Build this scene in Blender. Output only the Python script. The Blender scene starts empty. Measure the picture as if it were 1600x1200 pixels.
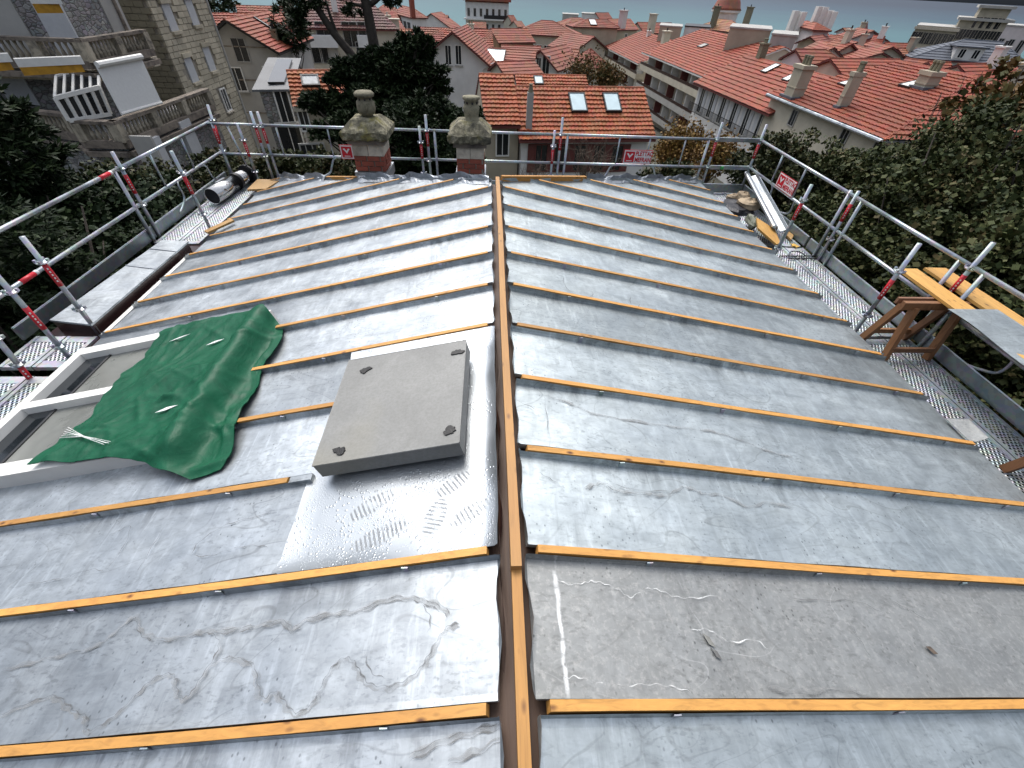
import bpy, math, random
import numpy as np
from mathutils import Vector, Matrix

# ------------------------------------------------------------------ camera
scene = bpy.context.scene
random.seed(7)
rng = np.random.default_rng(11)
F = 654.2
PITCH, YAW, ROLL = map(math.radians, (44.03, 4.37, 2.96))
CP = np.array([-.1094, 0.0, 2.0])
_f = np.array([math.sin(YAW)*math.cos(PITCH), math.cos(YAW)*math.cos(PITCH), -math.sin(PITCH)])
_r = np.array([math.cos(YAW), -math.sin(YAW), 0.0])
_u = np.cross(_r, _f)
RT = math.cos(ROLL)*_r + math.sin(ROLL)*_u
UP = -math.sin(ROLL)*_r + math.cos(ROLL)*_u
FW = _f
cam = bpy.data.cameras.new('camera')
cam_o = bpy.data.objects.new('camera', cam)
scene.collection.objects.link(cam_o)
cam.sensor_width = 36.0
cam.lens = F/1600*36.0
cam.clip_start = 0.05
cam.clip_end = 80000
M4 = Matrix(((RT[0], UP[0], -FW[0], CP[0]), (RT[1], UP[1], -FW[1], CP[1]), (RT[2], UP[2], -FW[2], CP[2]), (0, 0, 0, 1)))
cam_o.matrix_world = M4
scene.camera = cam_o

# ------------------------------------------------------------------ light
SUN_EL, SUN_ROT = math.radians(58), math.radians(-14)
world = bpy.data.worlds.new('World')
scene.world = world
world.use_nodes = True
wn, wl = world.node_tree.nodes, world.node_tree.links
wn.clear()
w_out = wn.new('ShaderNodeOutputWorld')
w_bg = wn.new('ShaderNodeBackground')
w_sky = wn.new('ShaderNodeTexSky')
w_sky.sky_type = 'NISHITA'
w_sky.sun_disc = False
w_sky.sun_elevation = SUN_EL
w_sky.sun_rotation = SUN_ROT
w_sky.dust_density = 3.0
w_hs = wn.new('ShaderNodeHueSaturation')
w_hs.inputs['Saturation'].default_value = 0.42
wl.new(w_sky.outputs[0], w_hs.inputs['Color'])
# overcast: brighter towards the zenith than at the horizon (CIE overcast sky), with soft cloud structure
w_tc = wn.new('ShaderNodeTexCoord')
w_sep = wn.new('ShaderNodeSeparateXYZ')
wl.new(w_tc.outputs['Generated'], w_sep.inputs[0])
w_ramp = wn.new('ShaderNodeValToRGB')
w_ramp.color_ramp.elements[0].position = 0.0
w_ramp.color_ramp.elements[0].color = (.10, .125, .17, 1)
w_ramp.color_ramp.elements[1].position = 0.75
w_ramp.color_ramp.elements[1].color = (1.75, 1.75, 1.75, 1)
e = w_ramp.color_ramp.elements.new(0.22)
e.color = (.46, .48, .52, 1)
wl.new(w_sep.outputs['Z'], w_ramp.inputs[0])
w_no = wn.new('ShaderNodeTexNoise')
w_no.inputs['Scale'].default_value = 2.2
w_no.inputs['Detail'].default_value = 5
wl.new(w_tc.outputs['Generated'], w_no.inputs['Vector'])
w_cl = wn.new('ShaderNodeMapRange')
w_cl.inputs[1].default_value = .3
w_cl.inputs[2].default_value = .7
w_cl.inputs[3].default_value = .72
w_cl.inputs[4].default_value = 1.28
wl.new(w_no.outputs[0], w_cl.inputs[0])
w_m1 = wn.new('ShaderNodeMix'); w_m1.data_type = 'RGBA'; w_m1.blend_type = 'MULTIPLY'; w_m1.inputs[0].default_value = 1
wl.new(w_hs.outputs[0], w_m1.inputs[6]); wl.new(w_ramp.outputs[0], w_m1.inputs[7])
w_m2 = wn.new('ShaderNodeMix'); w_m2.data_type = 'RGBA'; w_m2.blend_type = 'MULTIPLY'; w_m2.inputs[0].default_value = 1
wl.new(w_m1.outputs[2], w_m2.inputs[6]); wl.new(w_cl.outputs[0], w_m2.inputs[7])
wl.new(w_m2.outputs[2], w_bg.inputs['Color'])
w_bg.inputs['Strength'].default_value = 0.15
wl.new(w_bg.outputs[0], w_out.inputs['Surface'])

sun = bpy.data.lights.new('sun', 'SUN')
sun.energy = 1.15
sun.angle = math.radians(35)
sun.color = (1, .96, .9)
sun_o = bpy.data.objects.new('sun', sun)
scene.collection.objects.link(sun_o)
_sd = Vector((math.sin(SUN_ROT)*math.cos(SUN_EL), math.cos(SUN_ROT)*math.cos(SUN_EL), math.sin(SUN_EL)))
sun_o.rotation_euler = _sd.to_track_quat('Z', 'Y').to_euler()
sun_o.location = (0, -5, 40)

vs = scene.view_settings
vs.view_transform = 'Standard'
vs.look = 'None'
vs.gamma = 1
vs.use_curve_mapping = False
vs.exposure = 0.4
scene.cycles.max_bounces = 6
scene.cycles.diffuse_bounces = 3
scene.cycles.glossy_bounces = 3
scene.cycles.transmission_bounces = 4
scene.cycles.transparent_max_bounces = 4
scene.cycles.caustics_reflective = False
scene.cycles.caustics_refractive = False
scene.cycles.use_denoising = True

# ------------------------------------------------------------------ helpers
def ray(x, y): return (x-800)/F*RT - (y-600)/F*UP + FW
def atX(x, y, X): d = ray(x, y); return CP + d*(X-CP[0])/d[0]
def atY(x, y, Y): d = ray(x, y); return CP + d*(Y-CP[1])/d[1]
def atZ(x, y, Z): d = ray(x, y); return CP + d*(Z-CP[2])/d[2]
def atD(x, y, D): d = ray(x, y); return CP + d*D/math.hypot(d[0], d[1])
def onplane(x, y, p0, n):
    d = ray(x, y); return CP + d*((np.array(p0)-CP) @ np.array(n))/(d @ np.array(n))
V = lambda *a: np.array(a, float)
def nrm(v): v = np.asarray(v, float); return v/(np.linalg.norm(v)+1e-12)
def ground_z(x, y):
    d = math.hypot(x, y); return -13.0 - 29.0*(min(d, 700)/520)**1.2

COL = scene.collection
def tag(o, label=None, cat=None, group=None, kind=None):
    if label: o['label'] = label
    if cat: o['category'] = cat
    if group: o['group'] = group
    if kind: o['kind'] = kind
    return o
def thing(name, label, cat, loc, group=None):
    o = bpy.data.objects.new(name, None)
    COL.objects.link(o)
    o.location = tuple(loc)
    o.empty_display_size = .1
    return tag(o, label, cat, group)
def root_loc(p):
    v = np.zeros(3)
    while p is not None:
        v = v + np.array(p.location); p = p.parent
    return v
def copy_of(src, parent, loc, rot=None, scale=None, name=None):
    o = src.copy(); COL.objects.link(o); o.parent = parent
    o.location = tuple(np.asarray(loc)-root_loc(parent))
    if rot is not None: o.rotation_euler = rot
    if scale is not None: o.scale = scale
    return o

class MB:
    def __init__(s): s.v = []; s.f = []; s.n = 0
    def add(s, v, f):
        b = s.n
        v = [tuple(map(float, q)) for q in v]
        s.v += v; s.n += len(v)
        s.f += [tuple(b+i for i in q) for q in f]
        return s
    def box(s, c, size, ax=None):
        c = np.asarray(c, float); h = np.asarray(size, float)/2
        ax = np.eye(3) if ax is None else np.asarray(ax, float)
        v = [c + sx*h[0]*ax[0] + sy*h[1]*ax[1] + sz*h[2]*ax[2] for sz in (-1, 1) for sy in (-1, 1) for sx in (-1, 1)]
        return s.add(v, [(0, 2, 3, 1), (4, 5, 7, 6), (0, 1, 5, 4), (2, 6, 7, 3), (0, 4, 6, 2), (1, 3, 7, 5)])
    def bar(s, a, b, w, h, up=(0, 0, 1)):          # box from a to b, width w, height h
        a, b = np.asarray(a, float), np.asarray(b, float)
        d = nrm(b-a); side = nrm(np.cross(d, up)); u = np.cross(side, d)
        return s.box((a+b)/2, (np.linalg.norm(b-a), w, h), (d, side, u))
    def tube(s, pts, r, n=8, r2=None, cap=True):
        pts = [np.asarray(p, float) for p in pts]; m = len(pts)
        rs = [r]*m if r2 is None else [r + (r2-r)*i/(m-1) for i in range(m)]
        v = []; ref = None
        for i, p in enumerate(pts):
            t = nrm(pts[min(i+1, m-1)]-pts[max(i-1, 0)])
            if ref is None: ref = V(0, 0, 1) if abs(t[2]) < .9 else V(1, 0, 0)
            a = nrm(np.cross(t, ref)); b = np.cross(t, a); ref = np.cross(a, t) if abs(np.dot(np.cross(a, t), t)) < .5 else ref
            for k in range(n):
                an = 2*math.pi*k/n
                v.append(p + rs[i]*(math.cos(an)*a + math.sin(an)*b))
        f = [(i*n+k, i*n+(k+1) % n, (i+1)*n+(k+1) % n, (i+1)*n+k) for i in range(m-1) for k in range(n)]
        if cap: f += [tuple(range(n))[::-1], tuple((m-1)*n+k for k in range(n))]
        return s.add(v, f)
    def lathe(s, base, prof, n=20):                # prof: (radius, z) pairs
        base = np.asarray(base, float); v = []
        for r, z in prof:
            for k in range(n):
                an = 2*math.pi*k/n
                v.append(base + V(r*math.cos(an), r*math.sin(an), z))
        m = len(prof)
        f = [(i*n+k, i*n+(k+1) % n, (i+1)*n+(k+1) % n, (i+1)*n+k) for i in range(m-1) for k in range(n)]
        f += [tuple(range(n))[::-1], tuple((m-1)*n+k for k in range(n))]
        return s.add(v, f)
    def prism(s, poly, off):                       # polygon (3D points) extruded by the vector off
        p = [np.asarray(q, float) for q in poly]; n = len(p); o = np.asarray(off, float)
        f = [tuple(range(n))[::-1], tuple(range(n, 2*n))] + [(i, (i+1) % n, n+(i+1) % n, n+i) for i in range(n)]
        return s.add(p+[q+o for q in p], f)
    def grid(s, P):                                # P: rows x cols x 3
        P = np.asarray(P, float); r, c = P.shape[:2]
        return s.add(P.reshape(-1, 3), [(i*c+j, i*c+j+1, (i+1)*c+j+1, (i+1)*c+j) for i in range(r-1) for j in range(c-1)])
    def build(s, name, mat, parent=None, smooth=False, label=None, cat=None, group=None, kind=None, loc=None):
        vv = np.array(s.v, float)
        if loc is None:
            loc = root_loc(parent) if parent is not None else V((vv[:, 0].min()+vv[:, 0].max())/2, (vv[:, 1].min()+vv[:, 1].max())/2, vv[:, 2].min())
        me = bpy.data.meshes.new(name)
        me.from_pydata((vv-loc).tolist(), [], s.f)
        me.materials.append(mat)
        me.validate()
        o = bpy.data.objects.new(name, me); COL.objects.link(o)
        if parent is not None: o.parent = parent; o.location = tuple(loc-root_loc(parent))
        else: o.location = tuple(loc)
        if smooth: me.shade_smooth()
        return tag(o, label, cat, group, kind)
def fast_mesh(name, verts, nper, mat, parent, kind=None, label=None, cat=None, group=None, loc=None):
    """verts (n, nper, 3): n separate polygons of nper corners"""
    n = len(verts)
    if loc is None: loc = root_loc(parent) if parent is not None else verts.reshape(-1, 3).mean(0)
    me = bpy.data.meshes.new(name)
    me.vertices.add(n*nper); me.loops.add(n*nper); me.polygons.add(n)
    me.vertices.foreach_set('co', (verts.reshape(-1, 3)-loc).astype(np.float32).ravel())
    me.loops.foreach_set('vertex_index', np.arange(n*nper, dtype=np.int32))
    me.polygons.foreach_set('loop_start', np.arange(0, n*nper, nper, dtype=np.int32))
    me.materials.append(mat)
    me.update(calc_edges=True)
    o = bpy.data.objects.new(name, me); COL.objects.link(o)
    if parent is not None: o.parent = parent; o.location = tuple(loc-root_loc(parent))
    else: o.location = tuple(loc)
    return tag(o, label, cat, group, kind)

# ------------------------------------------------------------------ materials
class NT:
    def __init__(s, name):
        s.m = bpy.data.materials.new(name); s.m.use_nodes = True
        s.t = s.m.node_tree; s.n = s.t.nodes; s.l = s.t.links
        s.b = s.n['Principled BSDF']; s._pos = None
    def inp(s, sock, val):
        if hasattr(val, 'links') or hasattr(val, 'is_linked'): s.l.new(val, sock)
        elif isinstance(val, (tuple, list)) and len(val) == 3 and sock.type == 'RGBA': sock.default_value = (*val, 1)
        else: sock.default_value = val
    def pos(s):
        if s._pos is None: s._pos = s.n.new('ShaderNodeNewGeometry').outputs['Position']
        return s._pos
    def island(s): return s.n.new('ShaderNodeNewGeometry').outputs['Random Per Island']
    def objrand(s): return s.n.new('ShaderNodeObjectInfo').outputs['Random']
    def map(s, scale=(1, 1, 1), loc=(0, 0, 0), rot=(0, 0, 0), vec=None):
        m = s.n.new('ShaderNodeMapping'); s.inp(m.inputs[0], vec if vec is not None else s.pos())
        m.inputs['Scale'].default_value = scale; m.inputs['Location'].default_value = loc; m.inputs['Rotation'].default_value = rot
        return m.outputs[0]
    def noise(s, scale, detail=3, rough=.5, dist=0, vec=None):
        t = s.n.new('ShaderNodeTexNoise'); s.inp(t.inputs['Vector'], vec if vec is not None else s.pos())
        t.inputs['Scale'].default_value = scale; t.inputs['Detail'].default_value = detail
        t.inputs['Roughness'].default_value = rough; t.inputs['Distortion'].default_value = dist
        return t.outputs[0]
    def voro(s, scale, feat='F1', vec=None, out=0, rand=1):
        t = s.n.new('ShaderNodeTexVoronoi'); t.feature = feat; s.inp(t.inputs['Vector'], vec if vec is not None else s.pos())
        t.inputs['Scale'].default_value = scale; t.inputs['Randomness'].default_value = rand
        return t.outputs[out]
    def math(s, op, a, b=0.0, c=0.0):
        m = s.n.new('ShaderNodeMath'); m.operation = op
        for i, q in enumerate((a, b, c)): s.inp(m.inputs[i], q)
        return m.outputs[0]
    def rng(s, a, f0, f1, t0=0, t1=1):
        m = s.n.new('ShaderNodeMapRange'); s.inp(m.inputs[0], a)
        for i, q in enumerate((f0, f1, t0, t1)): s.inp(m.inputs[i+1], q)
        return m.outputs[0]
    def mix(s, fac, a, b, mode='MIX'):
        m = s.n.new('ShaderNodeMix'); m.data_type = 'RGBA'; m.blend_type = mode
        s.inp(m.inputs[0], fac); s.inp(m.inputs[6], a); s.inp(m.inputs[7], b)
        return m.outputs[2]
    def ramp(s, fac, els):
        r = s.n.new('ShaderNodeValToRGB'); s.inp(r.inputs[0], fac)
        e = r.color_ramp.elements
        while len(e) < len(els): e.new(.5)
        for q, (p, c) in zip(e, els): q.position = p; q.color = (*c, 1)
        return r.outputs[0]
    def bump(s, h, dist=.01, strength=1.0, nor=None):
        b = s.n.new('ShaderNodeBump'); s.inp(b.inputs['Height'], h)
        b.inputs['Distance'].default_value = dist; b.inputs['Strength'].default_value = strength
        if nor is not None: s.l.new(nor, b.inputs['Normal'])
        return b.outputs[0]
    def out(s, color, rough=.6, metal=0.0, normal=None, **kw):
        s.inp(s.b.inputs['Base Color'], color); s.inp(s.b.inputs['Roughness'], rough); s.inp(s.b.inputs['Metallic'], metal)
        if normal is not None: s.l.new(normal, s.b.inputs['Normal'])
        for k, q in kw.items(): s.inp(s.b.inputs[k.replace('_', ' ')], q)
        return s.m

def simple(name, c, rough=.6, metal=0, var=.25, sc=4.0, bump=0.0):
    t = NT(name); n = t.noise(sc, 5, .6)
    d = tuple(q*(1-var) for q in c); u = tuple(min(1, q*(1+var)) for q in c)
    col = t.ramp(n, [(.3, d), (.7, u)])
    return t.out(col, rough, metal, t.bump(t.noise(sc*6, 4), bump) if bump else None)

def mat_zinc(name, dark, light, rough, white=0.0, lines=1.0, seed=0.0, metal=.8, strk=.5):
    t = NT(name)
    big = t.noise(.9, 4, .55, .4, t.map((1, 1.3, 1), (seed, 0, 0)))
    fine = t.noise(9, 6, .65, .6)
    col = t.ramp(big, [(.25, dark), (.75, light)])
    # streaks running down the slope and across it
    st = t.noise(3.0, 5, .6, .5, t.map((.9, 5.5, 1), (seed, 2, 0), (0, 0, .5)))
    col = t.mix(t.rng(st, .5, .78, 0, strk), col, tuple(q*.68 for q in dark))
    st2 = t.noise(2.2, 5, .6, .8, t.map((5, 1.1, 1), (seed, 7, 0), (0, 0, .35)))
    col = t.mix(t.rng(st2, .56, .8, 0, strk*.7), col, tuple(min(1, q*1.22) for q in light))
    col = t.mix(t.rng(fine, .35, .7, .5, 0), col, tuple(q*.58 for q in dark))
    # drying tide lines left by puddles: level lines of a warped noise
    lv = t.noise(1.05, 2.2, .5, .5, t.map((.75, 1.5, 1), (3.1+seed, 1.7, 0)))
    tot = None
    for lev, w, st_ in ((.47, .0045, .75), (.482, .014, .28), (.56, .0035, .6), (.40, .004, .6), (.63, .005, .45)):
        dd = t.math('ABSOLUTE', t.math('SUBTRACT', lv, lev))
        q = t.rng(dd, w*.35, w, st_, 0)
        tot = q if tot is None else t.math('MAXIMUM', tot, q)
    lv2 = t.noise(2.3, 2.5, .55, .8, t.map((.6, 1.35, 1), (23.1+seed, 5.7, 0), (0, 0, .3)))
    for lev, w, st_ in ((.44, .005, .5), (.55, .0045, .55)):
        dd = t.math('ABSOLUTE', t.math('SUBTRACT', lv2, lev))
        tot = t.math('MAXIMUM', tot, t.math('MULTIPLY', t.rng(dd, w*.3, w, st_, 0), t.rng(t.noise(1.1, 2, .5, 0, t.map((1, 1, 1), (31+seed, 0, 0))), .5, .6)))
    msk = t.rng(t.noise(1.6, 3, .5, 0, t.map((1, 1, 1), (9+seed, 0, 0))), .38, .62, .08, 1)
    tot = t.math('MULTIPLY', t.math('MULTIPLY', tot, msk), lines)
    col = t.mix(tot, col, tuple(q*.27 for q in dark))
    inside = t.rng(lv, .47, .50, .16*lines, 0)
    col = t.mix(inside, col, tuple(q*.7 for q in dark))
    if white:
        lw = t.noise(1.3, 2.5, .5, .4, t.map((.8, 1.7, 1), (13.1, 4.7, 0)))
        dw = t.math('ABSOLUTE', t.math('SUBTRACT', lw, .5))
        ww = t.math('MULTIPLY', t.rng(dw, .0008, .0035, .8, 0), t.rng(t.noise(2.2, 4), .45, .62, 0, 1))
        col = t.mix(t.math('MULTIPLY', ww, white*.4), col, (.8, .8, .78))
        col = t.mix(t.math('MULTIPLY', t.rng(t.noise(38, 4, .7), .5, .72, 0, .5), white), col, (.55, .54, .51))
    sx = t.n.new('ShaderNodeSeparateXYZ'); t.l.new(t.pos(), sx.inputs[0])
    fr = t.math('FRACT', t.math('DIVIDE', t.math('ADD', sx.outputs[1], 60.96*.1-.28), .6096))
    drip = t.noise(9, 5, .7, .3, t.map((1, .22, 1), (seed, 0, 0)))
    dm = t.math('MULTIPLY', t.rng(fr, .60, .97, 0, 1), t.rng(drip, .47, .62, 0, .75))
    dm = t.math('MULTIPLY', dm, t.rng(t.noise(1.2, 3, .5, 0, t.map((1, 1, 1), (51+seed, 0, 0))), .42, .6))
    col = t.mix(dm, col, tuple(q*.45 for q in dark))
    scr = t.noise(7, 5, .65, .3, t.map((2.6, .35, 1), (seed, 3, 0), (0, 0, -.45)))
    col = t.mix(t.math('MULTIPLY', t.rng(scr, .55, .72, 0, .42), t.rng(t.noise(1.5, 3, .5, 0, t.map((1, 1, 1), (71, 0, 0))), .42, .6, .15, 1)), col, tuple(min(1, q*1.25) for q in light))
    scr2 = t.noise(8, 5, .65, .3, t.map((2.6, .3, 1), (seed, 9, 0), (0, 0, .55)))
    col = t.mix(t.math('MULTIPLY', t.rng(scr2, .55, .70, 0, .5), t.rng(t.noise(1.5, 3, .5, 0, t.map((1, 1, 1), (81, 0, 0))), .42, .6, .15, 1)), col, tuple(q*.6 for q in dark))
    if white:
        wx = t.math('ABSOLUTE', t.math('ADD', t.math('SUBTRACT', sx.outputs[0], .205), t.math('MULTIPLY', t.math('SUBTRACT', t.noise(7, 4), .5), .05)))
        col = t.mix(t.math('MULTIPLY', t.rng(wx, .003, .012, .9, 0), t.rng(t.noise(11, 3), .35, .55)), col, (.85, .86, .85))
    # small specks and rubbed marks
    sp = t.voro(31, 'F1', t.map((1, .8, 1), (seed, 0, 0), (0, 0, .6)))
    spm = t.math('MULTIPLY', t.rng(sp, .10, .2, 1, 0), t.rng(t.noise(2.6, 3), .42, .62))
    col = t.mix(t.math('MULTIPLY', spm, .9), col, tuple(q*.42 for q in dark))
    sp2 = t.noise(46, 3, .6, 0, t.map((.5, 1.2, 1), (seed, 0, 0), (0, 0, .8)))
    col = t.mix(t.math('MULTIPLY', t.rng(sp2, .54, .66, 0, .5), t.rng(t.noise(1.9, 4, .6, 0, t.map((1, 1, 1), (91+seed, 0, 0))), .42, .60, .3, 1)), col, tuple(q*.5 for q in dark))
    orr = t.rng(t.objrand(), 0, 1, .82, 1.14)
    cm = t.n.new('ShaderNodeVectorMath'); cm.operation = 'SCALE'; t.l.new(col, cm.inputs[0]); t.l.new(orr, cm.inputs[3])
    rg = t.math('ADD', t.rng(t.noise(3.2, 5, .6, .3), .3, .7, rough-.09, rough+.1), t.math('MULTIPLY', tot, .25))
    h = t.math('ADD', t.math('MULTIPLY', t.noise(1.7, 2), 1.0), t.math('MULTIPLY', t.noise(14, 3), .06))
    return t.out(cm.outputs[0], rg, metal, t.bump(h, .012, .6))
Z_RIGHT = mat_zinc('zinc_right', (.40, .445, .455), (.64, .695, .70), .43, lines=.5, seed=2.0, strk=.6)
Z_LEFT = mat_zinc('zinc_left', (.40, .435, .46), (.65, .695, .72), .41, lines=.55, seed=0.0, strk=.65)
Z_OLD = mat_zinc('zinc_weathered', (.31, .32, .31), (.41, .42, .41), .55, white=1.0, lines=.3, seed=5.0, metal=.6, strk=.3)
Z_SIDE = mat_zinc('zinc_upturn', (.30, .325, .36), (.40, .43, .46), .45, lines=.2, seed=8.0)

def mat_zinc_new():
    t = NT('zinc_new_wet')
    col = t.ramp(t.noise(1.4, 3), [(.3, (.42, .45, .47)), (.7, (.50, .53, .55))])
    # rain drops standing on the sheet
    d = t.voro(42, 'F1', None); m = t.rng(t.noise(5, 3), .40, .56)
    drops = t.math('MULTIPLY', t.rng(d, .16, .30, 1, 0), m)
    d2 = t.voro(95, 'F1', None)
    drops = t.math('MAXIMUM', drops, t.math('MULTIPLY', t.math('MULTIPLY', t.rng(d2, .14, .3, 1, 0), t.rng(t.noise(4, 3, .5, 0, t.map((1, 1, 1), (4, 0, 0))), .42, .58)), .6))
    # ribbed boot prints
    pr = None
    for (px, py, an, a, b) in ((580, 790, .5, .15, .055), (590, 838, .35, .17, .055), (680, 808, 1.25, .12, .06), (735, 802, .5, .13, .05), (708, 757, .6, .12, .05)):
        p = onplane(px, py, (0, 0, .01), (-.24, 0, 1))
        mp = t.map((1/a, 1/b, 1), (0, 0, 0), (0, 0, 0), t.map((1, 1, 1), (0, 0, 0), (0, 0, -an), t.map((1, 1, 0), (-p[0], -p[1], 0))))
        ln = t.n.new('ShaderNodeVectorMath'); ln.operation = 'LENGTH'; t.l.new(mp, ln.inputs[0])
        sx = t.n.new('ShaderNodeSeparateXYZ'); t.l.new(mp, sx.inputs[0])
        w = t.math('SINE', t.math('MULTIPLY', sx.outputs[0], 6.283*a/.024))
        q = t.math('MULTIPLY', t.rng(ln.outputs['Value'], .85, 1.05, 1, 0), t.rng(w, -.1, .3))
        pr = q if pr is None else t.math('MAXIMUM', pr, q)
    pr = t.math('MULTIPLY', pr, t.rng(t.noise(16, 3), .33, .5))
    col = t.mix(t.math('MULTIPLY', pr, .75), col, (.17, .18, .19))
    h = t.math('ADD', t.math('MULTIPLY', drops, .5), t.math('MULTIPLY', t.noise(2.2, 2, .5, .3), 1.6))
    rg = t.math('ADD', t.rng(t.noise(4, 4), .3, .7, .29, .42), t.math('MULTIPLY', pr, .2))
    return t.out(col, rg, .85, t.bump(h, .008, .5))
Z_NEW = mat_zinc_new()

def mat_wood(name, base, ax=0, knots=1.0, rough=.6, wet=.0):
    t = NT(name)
    sc = [14, 14, 14]; sc[ax] = .9
    g = t.noise(3.0, 5, .6, 1.0, t.map(tuple(sc)))
    col = t.ramp(g, [(.25, tuple(q*.66 for q in base)), (.5, base), (.8, tuple(min(1, q*1.22) for q in base))])
    col = t.mix(t.rng(t.noise(1.3, 3), .4, .7, 0, .35), col, (base[0]*.8, base[1]*.6, base[2]*.5))
    ks = [18, 18, 18]; ks[ax] = 8.0
    k = t.voro(1.0, 'F1', t.map(tuple(ks)))
    km = t.math('MULTIPLY', t.math('MULTIPLY', t.rng(k, .08, .26, 1, 0), knots), t.rng(t.noise(2.9, 2), .47, .56, 0, 1))
    col = t.mix(km, col, (base[0]*.2, base[1]*.13, base[2]*.15))
    hz = t.n.new('ShaderNodeMath'); hz.operation = 'FRACT'; t.l.new(t.math('MULTIPLY', t.objrand(), 7.31), hz.inputs[0])
    col = t.mix(t.rng(hz.outputs[0], .0, .4, .6, 0), col, (base[0]*.55, base[1]*.62, base[2]*1.1))
    sh = t.rng(t.objrand(), 0, 1, .72, 1.1)
    cm = t.n.new('ShaderNodeVectorMath'); cm.operation = 'SCALE'; t.l.new(col, cm.inputs[0]); t.l.new(sh, cm.inputs[3])
    return t.out(cm.outputs[0], rough, 0, t.bump(g, .002, .6))
W_BATX = mat_wood('batten_wood', (.56, .285, .07), 0, 1)
W_RIDGE = mat_wood('ridge_wood', (.53, .265, .065), 1, .9)
W_PLANK = mat_wood('plank_wood', (.56, .32, .085), 1, .9)
W_TREST = mat_wood('trestle_wood', (.27, .13, .055), 2, .5)

def mat_tile(name, base, dark, sc=1.0, moss=.3):
    t = NT(name)
    n1 = t.noise(.5*sc, 4, .6); n2 = t.noise(5*sc, 4, .65); n3 = t.voro(3.2*sc, 'F1', None, 1)
    col = t.ramp(n1, [(.3, tuple(q*.86 for q in base)), (.7, tuple(min(1, q*1.12) for q in base))])
    col = t.mix(.22, col, n3, 'OVERLAY')
    col = t.mix(t.rng(n2, .55, .8, 0, moss), col, dark)
    orn = t.objrand()
    col = t.mix(t.rng(orn, 0, .5, .38, 0), col, (base[0]*.62, base[1]*.75, base[2]*.85))
    col = t.mix(t.rng(orn, .6, 1, 0, .3), col, (base[0]*1.1, base[1]*1.5, base[2]*1.7))
    col = t.mix(t.rng(t.noise(.22*sc, 3, .6, 0, t.map((1, 1, 1), (40, 0, 0))), .52, .66, 0, .3), col, (base[0]*.55, base[1]*.6, base[2]*.65))
    return t.out(col, .75, 0, t.bump(n2, .01, .4))
T_FRONT = mat_tile('tile_orange', (.32, .088, .032), (.07, .035, .022), 1.0, .6)
T_RED = mat_tile('tile_red', (.255, .056, .026), (.10, .033, .022), .6, .45)
T_FAR = mat_tile('tile_far_red', (.235, .062, .033), (.085, .038, .028), .3, .55)
T_PINK = mat_tile('tile_pale_red', (.27, .090, .052), (.12, .055, .04), .3, .5)
T_BROWN = mat_tile('tile_brown', (.12, .05, .04), (.06, .032, .028), .4, .5)
SLATE = simple('slate', (.085, .095, .115), .5, 0, .2, 1.5)
WHITE_W = simple('white_render', (.64, .63, .605), .8, 0, .10, .8, .004)
CREAM_W = simple('cream_render', (.47, .43, .34), .8, 0, .12, .8, .004)
BEIGE_W = simple('beige_render', (.37, .33, .25), .8, 0, .14, .6, .004)
GREY_W = simple('grey_render', (.36, .35, .325), .8, 0, .14, .7, .004)
PINK_W = simple('pale_pink_render', (.55, .50, .49), .8, 0, .08, .8)
BRICKY_W = simple('orange_render', (.26, .15, .08), .8, 0, .15, .8)
DARK_W = simple('brown_red_paint', (.12, .03, .025), .6, 0, .2, 2)
WHITE_P = simple('white_paint', (.72, .71, .67), .45, 0, .06, 6)
SHUT_W = simple('white_shutter', (.48, .49, .50), .5, 0, .06, 6)
GLASS = simple('dark_glass', (.012, .015, .018), .08, 0, .3, 1)
SKYGL = simple('skylight_glass', (.55, .68, .70), .15, 0, .08, 2)
BLACKM = simple('black_metal', (.02, .02, .022), .45, .3, .2, 8)
BROWN_P = simple('dark_brown_paint', (.035, .017, .016), .22, 0, .3, 3)
GALV = None
def mat_galv(name, a, b, rough):
    t = NT(name); n = t.voro(22, 'F1', None, 1); n2 = t.noise(2.5, 4)
    col = t.mix(t.rng(n2, .35, .65), a, b)
    col = t.mix(.12, col, n, 'OVERLAY')
    return t.out(col, t.rng(n2, .3, .7, rough-.08, rough+.1), .75)
GALV = mat_galv('galvanised_tube', (.27, .295, .315), (.44, .47, .49), .36)
GALV_D = mat_galv('galvanised_deck', (.33, .355, .37), (.46, .485, .50), .45)
TOE = mat_galv('toe_board_metal', (.22, .255, .265), (.34, .375, .385), .42)
RED_P = simple('red_sleeve', (.55, .012, .025), .4, 0, .1, 8)
WHITE_S = simple('white_print', (.78, .78, .76), .5, 0, .04, 8)
STEEL = NT('polished_steel'); STEEL = STEEL.out((.62, .60, .57), .10, 1.0)
def mat_concrete():
    t = NT('slab_cover'); n = t.noise(3.0, 6, .65, .4); f = t.noise(60, 4, .7)
    col = t.ramp(n, [(.25, (.185, .187, .178)), (.75, (.275, .277, .265))])
    col = t.mix(t.rng(f, .4, .7, 0, .4), col, (.125, .122, .11))
    col = t.mix(t.rng(t.noise(1.1, 3, .5, 0, t.map((1, 1, 1), (3, 0, 0))), .52, .7, 0, .35), col, (.26, .24, .17))
    return t.out(col, .62, .1, t.bump(f, .002, .5))
CONC = mat_concrete()
TAR = simple('tar', (.008, .008, .008), .5, 0, .2, 20, .003)
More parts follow.
